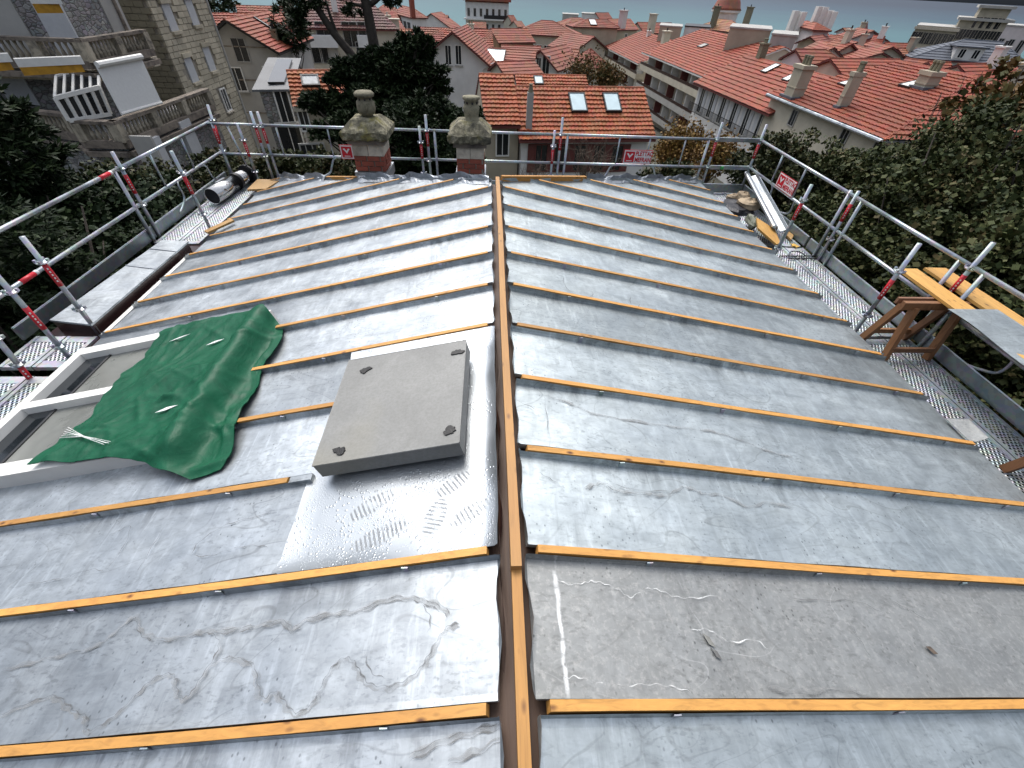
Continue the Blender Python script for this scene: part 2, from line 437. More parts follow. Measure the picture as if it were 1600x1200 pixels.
def mat_tarp():
    t = NT('green_tarpaulin'); n = t.noise(5, 5, .6, 1.2)
    col = t.ramp(n, [(.25, (.003, .058, .027)), (.75, (.007, .10, .048))])
    cr = t.math('ABSOLUTE', t.math('SUBTRACT', t.noise(5.5, 4, .55, 1.6), .5))
    col = t.mix(t.rng(cr, .0, .008, .3, 0), col, (.03, .15, .09))
    wv = t.noise(260, 1)
    h = t.math('ADD', t.math('MULTIPLY', t.noise(6, 4, .5, .6, t.map((1, .55, 1), (0, 0, 0), (0, 0, .5))), 1.0), t.math('MULTIPLY', t.rng(cr, 0, .08, 1, 0), .03))
    h = t.math('ADD', h, t.math('MULTIPLY', wv, .03))
    return t.out(col, t.rng(n, .3, .7, .38, .52), 0, t.bump(h, .02, .7), Specular_IOR_Level=.2)
TARP = mat_tarp()
def mat_rubble(name, base, sc):
    t = NT(name)
    mp = t.map((1, 1, 1.5))
    c = t.voro(sc, 'F1', mp, 1); e = t.voro(sc, 'DISTANCE_TO_EDGE', mp)
    col = t.mix(.4, t.ramp(t.noise(1.0, 4), [(.3, tuple(q*.62 for q in base)), (.7, base)]), c, 'OVERLAY')
    hs = t.n.new('ShaderNodeHueSaturation'); hs.inputs['Saturation'].default_value = .22; t.l.new(col, hs.inputs['Color'])
    col = t.mix(t.rng(e, .02, .09, .75, 0), hs.outputs[0], tuple(q*.35 for q in base))
    h = t.rng(e, 0, .14)
    return t.out(col, .85, 0, t.bump(t.math('ADD', h, t.noise(12, 3)), .05, .7))
RUBBLE = mat_rubble('rubble_stone', (.27, .25, .22), 3.4)
STONE_Y = mat_rubble('cottage_stone', (.27, .235, .165), 3.4)
def mat_stone(name, base, dirt, sc=2.0, amt=.6):
    t = NT(name); n = t.noise(sc, 6, .65); f = t.noise(sc*8, 5, .65)
    col = t.ramp(n, [(.3, tuple(q*.8 for q in base)), (.7, tuple(min(1, q*1.15) for q in base))])
    col = t.mix(t.rng(t.noise(sc*1.7, 6, .7, .5), .45, .68, 0, amt), col, dirt)
    sh = t.rng(t.objrand(), 0, 1, .85, 1.15)
    cm = t.n.new('ShaderNodeVectorMath'); cm.operation = 'SCALE'; t.l.new(col, cm.inputs[0]); t.l.new(sh, cm.inputs[3])
    return t.out(cm.outputs[0], .85, 0, t.bump(t.math('ADD', n, f), .01, .6))
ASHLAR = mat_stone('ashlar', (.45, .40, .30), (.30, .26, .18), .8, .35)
ASH_SHADE = mat_stone('ashlar_side_shaded', (.27, .24, .165), (.18, .155, .10), .8, .35)  # same ashlar, with the shade of the side face put into the colour
BALUS = mat_stone('weathered_balustrade', (.34, .30, .23), (.045, .04, .035), 1.4, .9)
LEDGE = mat_stone('black_stained_ledge', (.24, .20, .16), (.035, .03, .028), 1.2, .9)
BANDST = mat_stone('pale_limestone', (.56, .50, .40), (.10, .08, .06), 3.5, .55)
BRICK = mat_stone('red_brick', (.30, .075, .045), (.14, .06, .045), 5, .5)
MORTAR = simple('mortar', (.30, .27, .22), .9, 0, .2, 10)
MOSSY = mat_stone('lichen_stone', (.22, .20, .135), (.06, .06, .035), 7, .85)
def mat_moss2():
    t = NT('lichen_cap'); n = t.noise(9, 6, .7); m = t.noise(3.2, 5, .7)
    col = t.ramp(n, [(.32, (.035, .032, .022)), (.5, (.15, .138, .09)), (.68, (.40, .365, .26))])
    col = t.mix(t.rng(m, .5, .66, 0, .75), col, (.19, .17, .03))
    col = t.mix(t.rng(t.noise(2.2, 5, .7, 0, t.map((1, 1, 1), (5, 0, 0))), .52, .66, 0, .85), col, (.03, .028, .022))
    return t.out(col, .9, 0, t.bump(n, .03, .9))
CAPST = mat_moss2()
def mat_leaf(name, cols, rough=.55):
    t = NT(name); r = t.island(); n = t.noise(.9, 3)
    k = t.math('ADD', t.math('MULTIPLY', r, .65), t.math('MULTIPLY', t.rng(n, .3, .7), .35))
    m = len(cols); col = t.ramp(k, [((i+.0)/(m-1), c) for i, c in enumerate(cols)])
    return t.out(col, rough, 0, None, Specular_IOR_Level=.12)
L_CON = mat_leaf('conifer_needles', [(.008, .015, .007), (.016, .028, .011), (.034, .052, .018)])
L_OAK = mat_leaf('evergreen_leaves', [(.014, .020, .008), (.030, .042, .015), (.068, .080, .029), (.10, .07, .034)])
L_HEDGE = mat_leaf('hedge_leaves', [(.010, .016, .007), (.022, .030, .011), (.05, .055, .02), (.07, .04, .018)])
L_AUT = mat_leaf('autumn_leaves', [(.07, .035, .012), (.13, .07, .022), (.20, .12, .03), (.10, .10, .035)])
L_BRN = mat_leaf('brownish_leaves', [(.03, .035, .012), (.06, .055, .018), (.15, .075, .025), (.07, .085, .03)])
BARK = simple('bark', (.045, .036, .028), .9, 0, .4, 5, .02)
TWIG = simple('twig_bark', (.10, .075, .055), .9, 0, .3, 8)
def mat_water():
    t = NT('sea_water')
    ln = t.n.new('ShaderNodeVectorMath'); ln.operation = 'LENGTH'; t.l.new(t.pos(), ln.inputs[0])
    d = ln.outputs['Value']
    n = t.noise(.004, 5, .6, .4)
    k = t.math('ADD', t.rng(t.math('LOGARITHM', d, 10.0), 2.75, 3.75), t.math('MULTIPLY', t.math('SUBTRACT', n, .5), .25))
    col = t.ramp(k, [(0, (.075, .175, .178)), (.25, (.062, .145, .158)), (.6, (.034, .07, .098)), (1, (.018, .028, .048))])
    wv = t.noise(.35, 4, .6, 0, t.map((.4, 1, 1)))
    return t.out(col, .3, 0, t.bump(wv, .4, .5), Specular_IOR_Level=.12)
def mat_stain(name, c, lo=.15, hi=.85):
    t = NT(name); a = t.rng(t.noise(14, 4, .65), .33, .62, lo, hi)
    return t.out(c, .6, .3, None, Alpha=a)
STAIN = mat_stain('tide_line', (.16, .165, .165)); STAIN2 = mat_stain('tide_band', (.30, .305, .30), .05, .5); STAINW = mat_stain('lime_line', (.78, .79, .77), .1, .9)
SEA = mat_water()
GROUND = simple('ground', (.06, .06, .045), .95, 0, .4, .15)

# ------------------------------------------------------------------ ground and sea
def add_setting():
    n = 60
    xs = np.concatenate([np.linspace(-700, -60, 16), np.linspace(-50, 60, 24), np.linspace(75, 800, 18)])
    ys = np.concatenate([np.linspace(-60, 60, 26), np.linspace(75, 560, 26)])
    P = np.zeros((len(ys), len(xs), 3))
    for i, y in enumerate(ys):
        for j, x in enumerate(xs):
            P[i, j] = (x, y, ground_z(x, max(y, 0)) + .25*math.sin(x*.3)*math.cos(y*.23))
    MB().grid(P).build('ground', GROUND, smooth=True, kind='structure')
    # the sea, from the shore to beyond the horizon
    r = [350, 500, 700, 1000, 2000, 5000, 15000, 60000]
    P = np.array([[(a*math.sin(t), a*math.cos(t), -40.0) for t in np.linspace(-1.7, 1.7, 49)] for a in r])
    MB().grid(P).build('sea', SEA, kind='structure')
add_setting()

# ------------------------------------------------------------------ houses
def slope_tiles(mb, P0, P1, Q0, Q1, course, tw, lift=.035, lines_only=False):
    P0, P1, Q0, Q1 = (np.asarray(q, float) for q in (P0, P1, Q0, Q1))
    U = nrm(Q1-Q0); mid = (P0+P1)/2; D = (Q0+Q1)/2-mid; D = D - U*(D @ U); S = np.linalg.norm(D); D = D/S
    N = np.cross(U, D); N = N if N[2] > 0 else -N
    rows = max(2, int(round(S/course)))
    L = (Q1-Q0) @ U
    cols = max(1, int(round(L/tw)))
    if tw < 1: u = np.linspace(0, L, cols*3+1); prof = np.where(np.arange(len(u)) % 3 == 0, 0, .035)
    else: u = np.linspace(0, L, cols+1); prof = np.zeros(len(u))
    a0, a1 = (P0-Q0) @ U, (P1-Q0) @ U
    out = []
    for i in range(rows):
        for k, (s, h) in enumerate(((i/rows, .0), ((i+1)/rows, lift))):
            lo = a0*(1-s); hi = a1*(1-s)+L*s
            uu = np.clip(u, lo, hi)
            base = Q0 + (s-1)*S*D
            jit = 0.012*np.sin(i*7.1+u*3.3)
            out.append(base[None] + uu[:, None]*U[None] + (prof+h+.03+jit)[:, None]*N[None])
    mb.grid(np.array(out))

def window(root, P, R, N, w, h, frame=None, shut=None, sill=None, pane=None, open_=True, bars=1):
    P, R, N = np.asarray(P, float), nrm(R), nrm(N); Zz = V(0, 0, 1); ax = (R, Zz, N)
    t = min(.09, w*.12)
    f = MB()
    f.box(P+Zz*(h/2-t/2)+N*.04, (w, t, .1), ax); f.box(P-Zz*(h/2-t/2)+N*.04, (w, t, .1), ax)
    f.box(P-R*(w/2-t/2)+N*.04, (t, h-2*t, .1), ax); f.box(P+R*(w/2-t/2)+N*.04, (t, h-2*t, .1), ax)
    for k in range(bars): f.box(P+R*(w*((k+1)/(bars+1)-.5))+N*.03, (t*.6, h-2*t, .06), ax)
    o = f.build('window', frame or WHITE_P, root)
    MB().box(P+N*.012, (w-1.9*t, h-1.9*t, .02), ax).build('pane', pane or GLASS, o)
    if sill: MB().box(P-Zz*(h/2+.06)+N*.07, (w*1.2, .1, .2), ax).build('sill', sill, o)
    if shut:
        for sg in (-1, 1):
            MB().box(P+R*sg*(w*.5+w*.26)+N*.05, (w*.5, h, .05), ax).build('shutter', shut, root)

class House: pass
def house(name, label, A, B, half, drop, wall, tile, hip=(0, 0), over=.4, course=.36, tw=.26, cat='house', group=None, gz=None, ext=.3, fascia=None, front_only=False, wallh=None, side=None):
    A, B = np.asarray(A, float), np.asarray(B, float); B = B.copy(); B[2] = A[2]
    H = House(); d = nrm(B-A); s = V(d[1], -d[0], 0)
    mid = (A+B)/2
    if side is None:
        if s @ (CP-mid) < 0: s = -s
    elif s @ np.asarray(side, float) < 0: s = -s
    if gz is None: gz = ground_z(mid[0], mid[1])-.4
    H.A, H.B, H.d, H.s, H.half, H.drop, H.gz = A, B, d, s, half, drop, gz
    H.L = np.linalg.norm(B-A); H.wh = half-over
    H.root = root = thing(name, label, cat, V(mid[0], mid[1], gz), group)
    eA, eB = (hip[0] if hip[0] else ext), (hip[1] if hip[1] else ext)
    dz = V(0, 0, -drop)
    Ar = A if hip[0] else A-d*ext; Br = B if hip[1] else B+d*ext
    FA, FB = A-d*eA+s*half+dz, B+d*eB+s*half+dz
    BA, BB = A-d*eA-s*half+dz, B+d*eB-s*half+dz
    slopes = [(Ar, Br, FA, FB), (Br, Ar, BB, BA)]
    if hip[0]: slopes.append((A, A, BA, FA))
    if hip[1]: slopes.append((B, B, FB, BB))
    rb, tb = MB(), MB()
    for (p, q, e0, e1) in slopes:
        poly = [p, q, e1, e0] if np.linalg.norm(p-q) > 1e-6 else [p, e1, e0]
        rb.prism(poly, (0, 0, -.16))
        slope_tiles(tb, p, q, e0, e1, course, tw, .085 if tw < 1 else .06)
    H.roof = rb.build('roof', fascia or DARK_W, root)
    H.tiles = tb.build('roof_tiles', tile, H.roof, kind='stuff')
    rc = MB()
    rc.tube([Ar+V(0, 0, .02), Br+V(0, 0, .02)], .11, 6)
    for flag, X, c1, c2 in ((hip[0], A, FA, BA), (hip[1], B, FB, BB)):
        if flag: rc.tube([X+V(0, 0, .02), c1+V(0, 0, .03)], .1, 6); rc.tube([X+V(0, 0, .02), c2+V(0, 0, .03)], .1, 6)
    rc.build('ridge_tiles', tile, H.roof)
    # walls
    zt = A[2]-drop+(over*drop/half)-.17
    wA = A - d*(eA-over if hip[0] else 0.0); wB = B + d*(eB-over if hip[1] else 0.0)
    wh = H.wh
    def pt(X, v, z): q = X+s*v; return V(q[0], q[1], z)
    poly = [pt(wA, -wh, gz), pt(wA, wh, gz), pt(wA, wh, zt)]
    if not hip[0] and not hip[1]: poly.append(pt(wA, 0, A[2]-.2))
    poly.append(pt(wA, -wh, zt))
    H.wall = MB().prism(poly, wB-wA).build('wall', wall, root)
    if not (hip[0] and hip[1]) and (hip[0] or hip[1]):
        X, o = (A, d*.3) if not hip[0] else (B, -d*.3)
        MB().prism([pt(X, -wh, zt-.01), pt(X, wh, zt-.01), pt(X, 0, A[2]-.2)], o).build('gable_wall', wall, root)
    H.wA, H.wB, H.zt = wA, wB, zt
    H.n = nrm(s*drop+V(0, 0, half))
    return H
def slope_pix(H, x, y):
    q = onplane(x, y, H.A, H.n); r = q-H.A
    return q, r @ H.d, r @ H.s
def house_window(H, face, u, z, w, h, **k):
    if face == 'front': P, R, N = H.A+H.d*u+H.s*(H.wh+.005), H.d, H.s
    elif face == 'A': P, R, N = H.wA+H.s*u-H.d*.005, H.s, -H.d
    else: P, R, N = H.wB+H.s*u+H.d*.005, H.s, H.d
    P = P.copy(); P[2] = z
    window(H.root, P, R, N, w, h, **k)
def house_window_pix(H, face, x, y, w, h, **k):
    if face == 'front': p0, n = H.A+H.s*H.wh, H.s
    elif face == 'A': p0, n = H.wA, H.d
    else: p0, n = H.wB, H.d
    q = onplane(x, y, p0, n)
    u = (q-H.A) @ H.d if face == 'front' else (q-(H.wA if face == 'A' else H.wB)) @ H.s
    house_window(H, face, u, q[2], w, h, **k)
def house_chimney(H, x, y, w, dep, h, mat, pots=1, potmat=None, cap=None):
    q, u, v = slope_pix(H, x, y); ax = (H.d, H.s, V(0, 0, 1))
    o = MB().box(q+V(0, 0, h/2-.4), (w, dep, h+.8), ax).build('chimney', mat, H.roof)
    MB().box(q+V(0, 0, h+.06), (w*1.25, dep*1.25, .16), ax).build('chimney_cap', cap or mat, H.roof)
    for k in range(pots):
        MB().lathe(q+H.d*w*((k+.5)/pots-.5)*.8+V(0, 0, h+.14), [(.13, 0), (.11, .3), (.15, .34), (.14, .42)], 8).build('chimney_pot', potmat or BLACKM, H.roof)
    return o
def skylight(H, x, y, w, l, glass=None, frame=None):
    """roof window: frame under the house, pane under the frame"""
    q, u, v = slope_pix(H, x, y); D = nrm(np.cross(H.d, H.n)); ax = (H.d, D, H.n)
    f = MB(); t = .09
    f.box(q+D*(l/2)+H.n*.14, (w+.1, t, .22), ax); f.box(q-D*(l/2)+H.n*.14, (w+.1, t, .22), ax)
    f.box(q+H.d*(w/2)+H.n*.14, (t, l-t, .22), ax); f.box(q-H.d*(w/2)+H.n*.14, (t, l-t, .22), ax)
    o = f.build('skylight', frame or BLACKM, H.root)
    MB().box(q+H.n*.19, (w-t, l-t, .06), ax).build('pane', glass or SKYGL, o)
def eave_half(A, B, x, y, pitch):
    A, B = np.asarray(A, float), np.asarray(B, float); d = nrm((B-A)*V(1, 1, 0)); s = V(d[1], -d[0], 0)
    if s @ (CP-(A+B)/2) < 0: s = -s
    t = math.tan(math.radians(pitch)); q = onplane(x, y, A, s*t+V(0, 0, 1))
    h = (q-A) @ s
    return h, h*t

# --- the front red house behind the scaffold
A, B = atZ(804, 136, -3.6), atZ(1000, 138, -3.6)
h_, dr = eave_half(A, B, 905, 219, 33)
Hf = house('house', 'front house with orange tiled roof and two large roof windows', A, B, h_, dr, WHITE_W, T_FRONT, course=.38, tw=.30, over=.55)
skylight(Hf, 902, 163, 1.15, 1.55); skylight(Hf, 955, 163, 1.15, 1.55)
q, u, v = slope_pix(Hf, 826, 200)
MB().box(q+V(0, 0, .95), (.42, .42, 2.3)).build('chimney', GREY_W, Hf.root)
MB().lathe(q+V(0, 0, 2.1), [(.2, 0), (.14, .2), (.1, .42), (.16, .46)], 10).build('chimney_pot', MOSSY, Hf.root)
for x in (845, 875, 905, 935, 962):
    house_window_pix(Hf, 'front', x, 247, 1.0, 1.9, frame=DARK_W, shut=DARK_W if x in (845, 905, 962) else None)
# --- rear house with the longer ridge, left of it
A, B = atZ(749, 117, -3.0), atZ(801, 118, -3.0)
h_, dr = eave_half(A, B, 776, 197, 31)
Hr = house('house', 'narrow orange tiled house with a beige wall left of the front house', A, B, h_, dr, BEIGE_W, T_FRONT, course=.36, tw=.30, over=.5, ext=.05)
house_window_pix(Hr, 'front', 785, 225, 1.0, 1.6)
A, B = atZ(806, 117, -4.3), atZ(914, 119, -4.3)
Hr = house('house', 'orange tiled house whose ridge rises just behind the front house', A, B, 2.6, 1.5, BEIGE_W, T_FRONT, course=.36, tw=.30, over=.5, ext=.1)
skylight(Hr, 841, 128, .75, .9)

# --- white gabled house
A = atD(708, 49, 66); B = A+V(1.2, 9, 0)
Hw = house('house', 'tall white house showing its gable with two narrow windows to the roof', A, B, 5.6, 3.75, WHITE_W, T_FAR, over=.55, ext=.8, fascia=DARK_W, course=.36, tw=.36)
for x in (700.5, 716.5): house_window_pix(Hw, 'A', x, 86, .85, 2.0, sill=GREY_W)
m = MB(); q = onplane(752, 108, Hw.wA-Hw.d*.12, Hw.d); m.tube([q+V(1.6, 0, .7), q+V(.2, 0, 0), q+V(0, 0, -.8), q+V(0, 0, -6)], .08, 6); m.build('downpipe', WHITE_P, Hw.root)
# --- long roof behind the white gable
A, B = atD(655, 43, 84), atD(766, 46, 84)
h_, dr = eave_half(A, B, 740, 73, 27)
Hb = house('house', 'red tiled house with a long level ridge right behind the white gable', A, B, h_, dr, CREAM_W, T_FAR, course=.45, tw=.4)
house_chimney(Hb, 736, 70, .9, .7, 2.3, CREAM_W, 2, MOSSY)

# --- grey plastered house with the gable at left
A = atY(355, 30, 52); B = atZ(418, 15, A[2]); B = A+V(-.6, 12, 0)
q = atY(437, 83, 52); h_ = q[0]-A[0]+.1; dr = A[2]-q[2]
Hg = house('house', 'grey plastered house with a red tiled gable roof beside the tall stone block', A, B, h_, dr, GREY_W, T_RED, over=.5, ext=.7, fascia=BLACKM, course=.42, tw=.35, side=(1, 0, 0))
house_window_pix(Hg, 'A', 376, 78, 1.35, 1.9, frame=GREY_W); house_window_pix(Hg, 'A', 372, 124, 1.3, 2.0, sill=GREY_W); house_window_pix(Hg, 'A', 424, 117, 1.3, 1.4, sill=GREY_W)
for z_ in (-6.2, -9.0, -3.6):
    MB().box(V((Hg.wA[0]), Hg.wA[1]-.04, z_), (h_*1.7, .06, .09)).build('string_course', LEDGE, Hg.root)
skylight(Hg, 414, 41, .35, 2.0, WHITE_P); skylight(Hg, 446, 50, .9, 1.7, BLACKM)
house_chimney(Hg, 460, 48, 1.1, .9, 2.4, MOSSY, 3, MOSSY)
house_chimney(Hg, 431, 62, .5, .5, .7, MOSSY, 1, BLACKM)
# --- roofs behind it
A, B = atD(322, 21, 78), atD(384, 22, 78); h_, dr = eave_half(A, B, 350, 50, 27)
house('house', 'low red roofed house filling the gap left of the grey gable', A, B, h_, dr, CREAM_W, T_RED, course=.45, tw=.4)
A, B = atD(372, 9, 95), atD(452, 10, 95); h_, dr = eave_half(A, B, 420, 32, 27)
house('house', 'red roofed house whose ridge shows above the grey gable house', A, B, h_, dr, WHITE_W, T_FAR, course=.5, tw=.5)
# --- stone cottage with a glazed zinc roof
A, B = atD(425, 122, 36), atD(478, 104, 38)
p0, p1 = atD(404, 139, 36), atD(456, 138, 36.5)
zt = p0[2]
sc_ = thing('cottage', 'narrow rubble stone cottage under a flat grey zinc roof', 'cottage', V((p0[0]+p1[0])/2, p0[1], ground_z(0, 36)))
back = V(-1.0, 6, 0)
MB().prism([V(p0[0], p0[1], -14), V(p1[0], p1[1], -14), V(*(p1+back)[:2], -14), V(*(p0+back)[:2], -14)], (0, 0, zt+14-.12)).build('wall', STONE_Y, sc_)
up = V(0, 0, .9)
MB().prism([p0+V(-.3, -.3, 0), p1+V(.1, -.3, 0), p1+back+up, p0+back+up+V(-.3, 0, 0)], (0, 0, -.12)).build('roof', simple('dull_zinc', (.11, .115, .12), .6, 0, .15, 1), sc_)
q0 = p0*.75+p1*.25+back*.1+up*.1; q1 = p0*.25+p1*.75+back*.1+up*.1
MB().prism([q0+V(0, 0, .06), q1+V(0, 0, .06), q1+back*.75+up*.75+V(0, 0, .06), q0+back*.75+up*.75+V(0, 0, .06)], (0, 0, .12)).build('glazed_panel', GLASS, sc_)
R_ = nrm(p1-p0); N_ = V(R_[1], -R_[0], 0); N_ = -N_ if N_[1] > 0 else N_
for x, y, w, h in ((444, 167, .95, 1.9), (457, 224, 1.6, 2.6)):
    window(sc_, onplane(x, y, p0+N_*.01, N_), R_, N_, w, h, frame=WHITE_P, sill=BANDST)
# --- small red roofed beige house in front of the cypress
A, B = atD(456, 112, 33), atD(575, 116, 33); h_, dr = eave_half(A, B, 510, 168, 33)
Hs = house('house', 'small beige house with a red tile roof partly hidden by the cypress', A, B, h_, dr, BEIGE_W, T_FRONT, over=.3, course=.30, tw=.30, fascia=CREAM_W)
skylight(Hs, 486, 130, .9, .7, simple('grey_cover', (.3, .32, .33), .4))
house_window_pix(Hs, 'front', 490, 237, 1.5, 1.0, frame=GREY_W, bars=3); house_window_pix(Hs, 'front', 475, 186, .6, 1.3)
# --- large cream building with the brown roof
A, B = atD(482, -22, 92), atD(556, -20, 92); h_, dr = eave_half(A, B, 520, 45, 28)
Hc = house('apartment_building', 'long cream building with a dull brown roof and balconies behind the pine', A, B, h_, dr, CREAM_W, T_BROWN, hip=(3, 5), over=.6, course=.6, tw=.5, cat='building')
for x in (507, 548, 572): house_window_pix(Hc, 'front', x, 54, 2.2, 3.0, frame=GREY_W)
for x in (487, 500, 515, 570): house_window_pix(Hc, 'front', x, 82, 2.4, 2.6, frame=GREY_W, pane=GREY_W if x == 515 else None)
for x0, x1 in ((484, 527), (559, 583)):
    a = onplane(x0, 65, Hc.A+Hc.s*(Hc.wh+1.0), Hc.s); b = onplane(x1, 65, Hc.A+Hc.s*(Hc.wh+1.0), Hc.s)
    MB().box((a+b)/2-Hc.s*.5, (np.linalg.norm(b-a), 1.1, 1.4), (Hc.d, Hc.s, V(0, 0, 1))).build('balcony', WHITE_W, Hc.root)
house_chimney(Hc, 524, 17, .8, .8, 3.5, WHITE_P, 1, WHITE_P)

# --- buildings along the street at right
def from_eave(E0, E1, half, drop):
    E0, E1 = np.asarray(E0, float), np.asarray(E1, float); d = nrm((E1-E0)*V(1, 1, 0)); s = V(d[1], -d[0], 0)
    if s @ (CP-E0) < 0: s = -s
    return E0-s*half+V(0, 0, drop), E1-s*half+V(0, 0, drop)
# big red roof with chimneys (nearest)
E0 = atZ(1200, 147, -5.5); E1 = V(E0[0]+.3, E0[1]-17, -5.5)
A, B = from_eave(E0, E1, 12.4, 3.0); B = A+(B-A)*.52
H1 = house('house', 'large red roofed house at right with tall chimneys and roof windows', A, B, 12.4, 3.0, CREAM_W, T_RED, hip=(0, 8.2), over=.5, course=.62, tw=.42, fascia=SLATE)
m = MB(); m.tube([H1.A+H1.s*12.5-V(0, 0, 3.05), H1.B+H1.d*8.2+H1.s*12.5-V(0, 0, 3.05)], .14, 8); m.build('gutter', GALV, H1.root)
def tall_chimney(H, x0, y0, x1, y1, w, d, mat):
    q, u, v = slope_pix(H, x0, y0); t = onplane(x1, y1, q, V(0, 1, 0)); h = t[2]-q[2]; ax = (H.d, H.s, V(0, 0, 1))
    o = MB().box(q+V(0, 0, h/2-.3), (d, w, h+.6), ax).build('chimney', mat, H.root)
    MB().box(q+V(0, 0, h*.36), (d*1.08, w*1.08, .09), ax).build('chimney_band', mat, o); MB().box(q+V(0, 0, h+.08), (d*1.2, w*1.2, .3), ax).build('chimney_cap', mat, o)
    for k in range(3): MB().lathe(q+H.d*d*((k+.5)/3-.5)*.9+V(0, 0, h+.23), [(.16, 0), (.13, .5), (.18, .55), (.16, .7)], 8).build('chimney_pot', MOSSY, o)
    MB().box(q+V(0, 0, .05), (d*1.4, w*1.4, .18), ax).build('flashing', SLATE, H.root)
tall_chimney(H1, 1238, 152, 1262, 106, 1.1, 1.5, BEIGE_W)
tall_chimney(H1, 1315, 168, 1352, 118, .9, .5, BEIGE_W)
tall_chimney(H1, 1443, 138, 1450, 116, 1.1, 1.2, BEIGE_W)
skylight(H1, 1326, 132, 1.0, 1.5, WHITE_S); skylight(H1, 1424, 135, 1.2, 1.4, WHITE_S)
for x, y in ((1240, 184), (1318, 216), (1368, 238)): house_window_pix(H1, 'front', x, y, 1.0, 1.4, frame=GREY_W)
# white house with shutters
E0 = atZ(1085, 130, -7.0); E1 = atZ(1197, 178, -7.0)
A, B = from_eave(E0, E1, 6.4, 3.0)
H2 = house('house', 'white house with tall dark windows and a deep red eave beside the balconied block', A, B, 6.4, 3.0, WHITE_W, T_RED, over=.8, course=.62, tw=.42, fascia=DARK_W, ext=.5)
L_ = H2.L
for k in range(6):
    house_window(H2, 'front', L_*(k+.6)/6.1, H2.zt-1.75, 1.1, 2.9, shut=SHUT_W)
    house_window(H2, 'front', L_*(k+.6)/6.1, H2.zt-5.6, 1.1, 2.5, shut=SHUT_W)
m = MB()
a = H2.A+H2.s*(H2.wh+.7); a[2] = H2.zt-3.2; b = a+H2.d*L_
m.bar(a+V(0, 0, 1.0), b+V(0, 0, 1.0), .05, .05); m.bar(a+V(0, 0, .1), b+V(0, 0, .1), .05, .05)
for k in range(90): q = a+(b-a)*k/89; m.bar(q+V(0, 0, .1), q+V(0, 0, 1.0), .03, .03, (1, 0, 0))
m.build('balcony_railing', BLACKM, H2.root)
skylight(H2, 1204, 109, 1.0, 1.7, WHITE_S); skylight(H2, 1236, 123, 1.0, 1.4, WHITE_S)
house_chimney(H2, 1188, 90, .8, .8, 1.3, MOSSY, 3, MOSSY)
# long apartment block with loggias, two lengths
def apartment(label, e0, e1, z, half, drop, nb, name='apartment_building', rows=3):
    E0, E1 = atZ(*e0, z), atZ(*e1, z)
    A, B = from_eave(E0, E1, half, drop)
    H = house(name, label, A, B, half, drop, CREAM_W, T_RED, over=1.6, course=.62, tw=.45, fascia=WHITE_P, ext=.2, cat='building')
    L = H.L; ax = (H.d, H.s, V(0, 0, 1))
    for r in range(rows):
        z0 = H.zt-.1-2.9*r
        q = H.A+H.d*L/2+H.s*(H.wh+.75); q[2] = z0-2.35
        MB().box(q, (L, 1.5, .9), ax).build('balcony_parapet', CREAM_W if r == 0 else GREY_W, H.root)
        q = q+H.s*.72+V(0, 0, .62)
        MB().box(q, (L, .06, .42), ax).build('balcony_rail', BROWN_P, H.root)
        for k in range(nb):
            u = L*(k+.5)/nb
            P = H.A+H.d*u+H.s*(H.wh+.01); P[2] = z0-1.1
            window(H.root, P, H.d, H.s, L/nb*.40, 2.0, frame=WHITE_P, pane=GLASS)
            P2 = H.A+H.d*(u+L/nb*.36)+H.s*(H.wh+.6); P2[2] = z0-1.0
            MB().box(P2, (.14, 1.3, 2.0), ax).build('partition', (WHITE_W, DARK_W, WHITE_W)[(k+r) % 3], H.root)
            if (k*3+r) % 4 == 1:
                P3 = H.A+H.d*(u-L/nb*.3)+H.s*(H.wh+.03); P3[2] = z0-1.0
                MB().box(P3, (L/nb*.2, .08, 1.9), ax).build('blind', (SHUT_W, DARK_W)[k % 2], H.root)
    return H
H3 = apartment('long cream apartment block with brown balcony rails, its nearer higher length', (1003, 82), (1098, 121), -7.0, 10.5, 3.6, 7)
house_chimney(H3, 1142, 70, 1.3, 1.0, 1.2, CREAM_W, 1); skylight(H3, 1098, 73, 1.5, 1.2, GREY_W)
house_chimney(H3, 1040, 60, 1.3, 1.2, 1.0, CREAM_W, 1)
H4 = apartment('cream apartment block with balconies stepping back at the far end of the row', (943, 73), (996, 100), -9.2, 9, 3.2, 6)
house_chimney(H4, 1013, 57, .8, .8, .9, WHITE_P, 1)
A = atZ(1157, 64, -4.0); B = atZ(1227, 80, -4.0)
H5 = house('house', 'red roofed house with a pale gable rising behind the white shuttered house', A, B, 5.2, 1.7, PINK_W, T_RED, over=.6, ext=.5, fascia=BLACKM, course=.62, tw=.45)

# ------------------------------------------------------------------ far town
def far(label, a, b, D, eave, pitch=27, wall=CREAM_W, tile=T_FAR, hip=(0, 0), win=0, wz=1.6, course=.6, D2=None, name='house', cat='house', frame=None, winw=1.0, winh=1.7, ext=.3):
    A = atD(a[0], a[1], D)
    B = atZ(b[0], b[1], A[2]) if D2 is None else atD(b[0], b[1], D2)
    if D2 is None and not (D*.6 < math.hypot(B[0], B[1]) < D*1.7): B = atD(b[0], b[1], D)
    h, dr = eave_half(A, B, eave[0], eave[1], pitch)
    h = max(h, 1.5); dr = max(dr, .6)
    H = house(name, label, A, B, h, dr, wall, tile, hip, course=course, tw=60, cat=cat, ext=ext)
    if win:
        lo, hi = -(hip[0] or 0)*.7, H.L+(hip[1] or 0)*.7
        for k in range(win):
            house_window(H, 'front', lo+(hi-lo)*(k+.5)/win, H.zt-wz, winw, winh, frame=frame or WHITE_P)
    return H
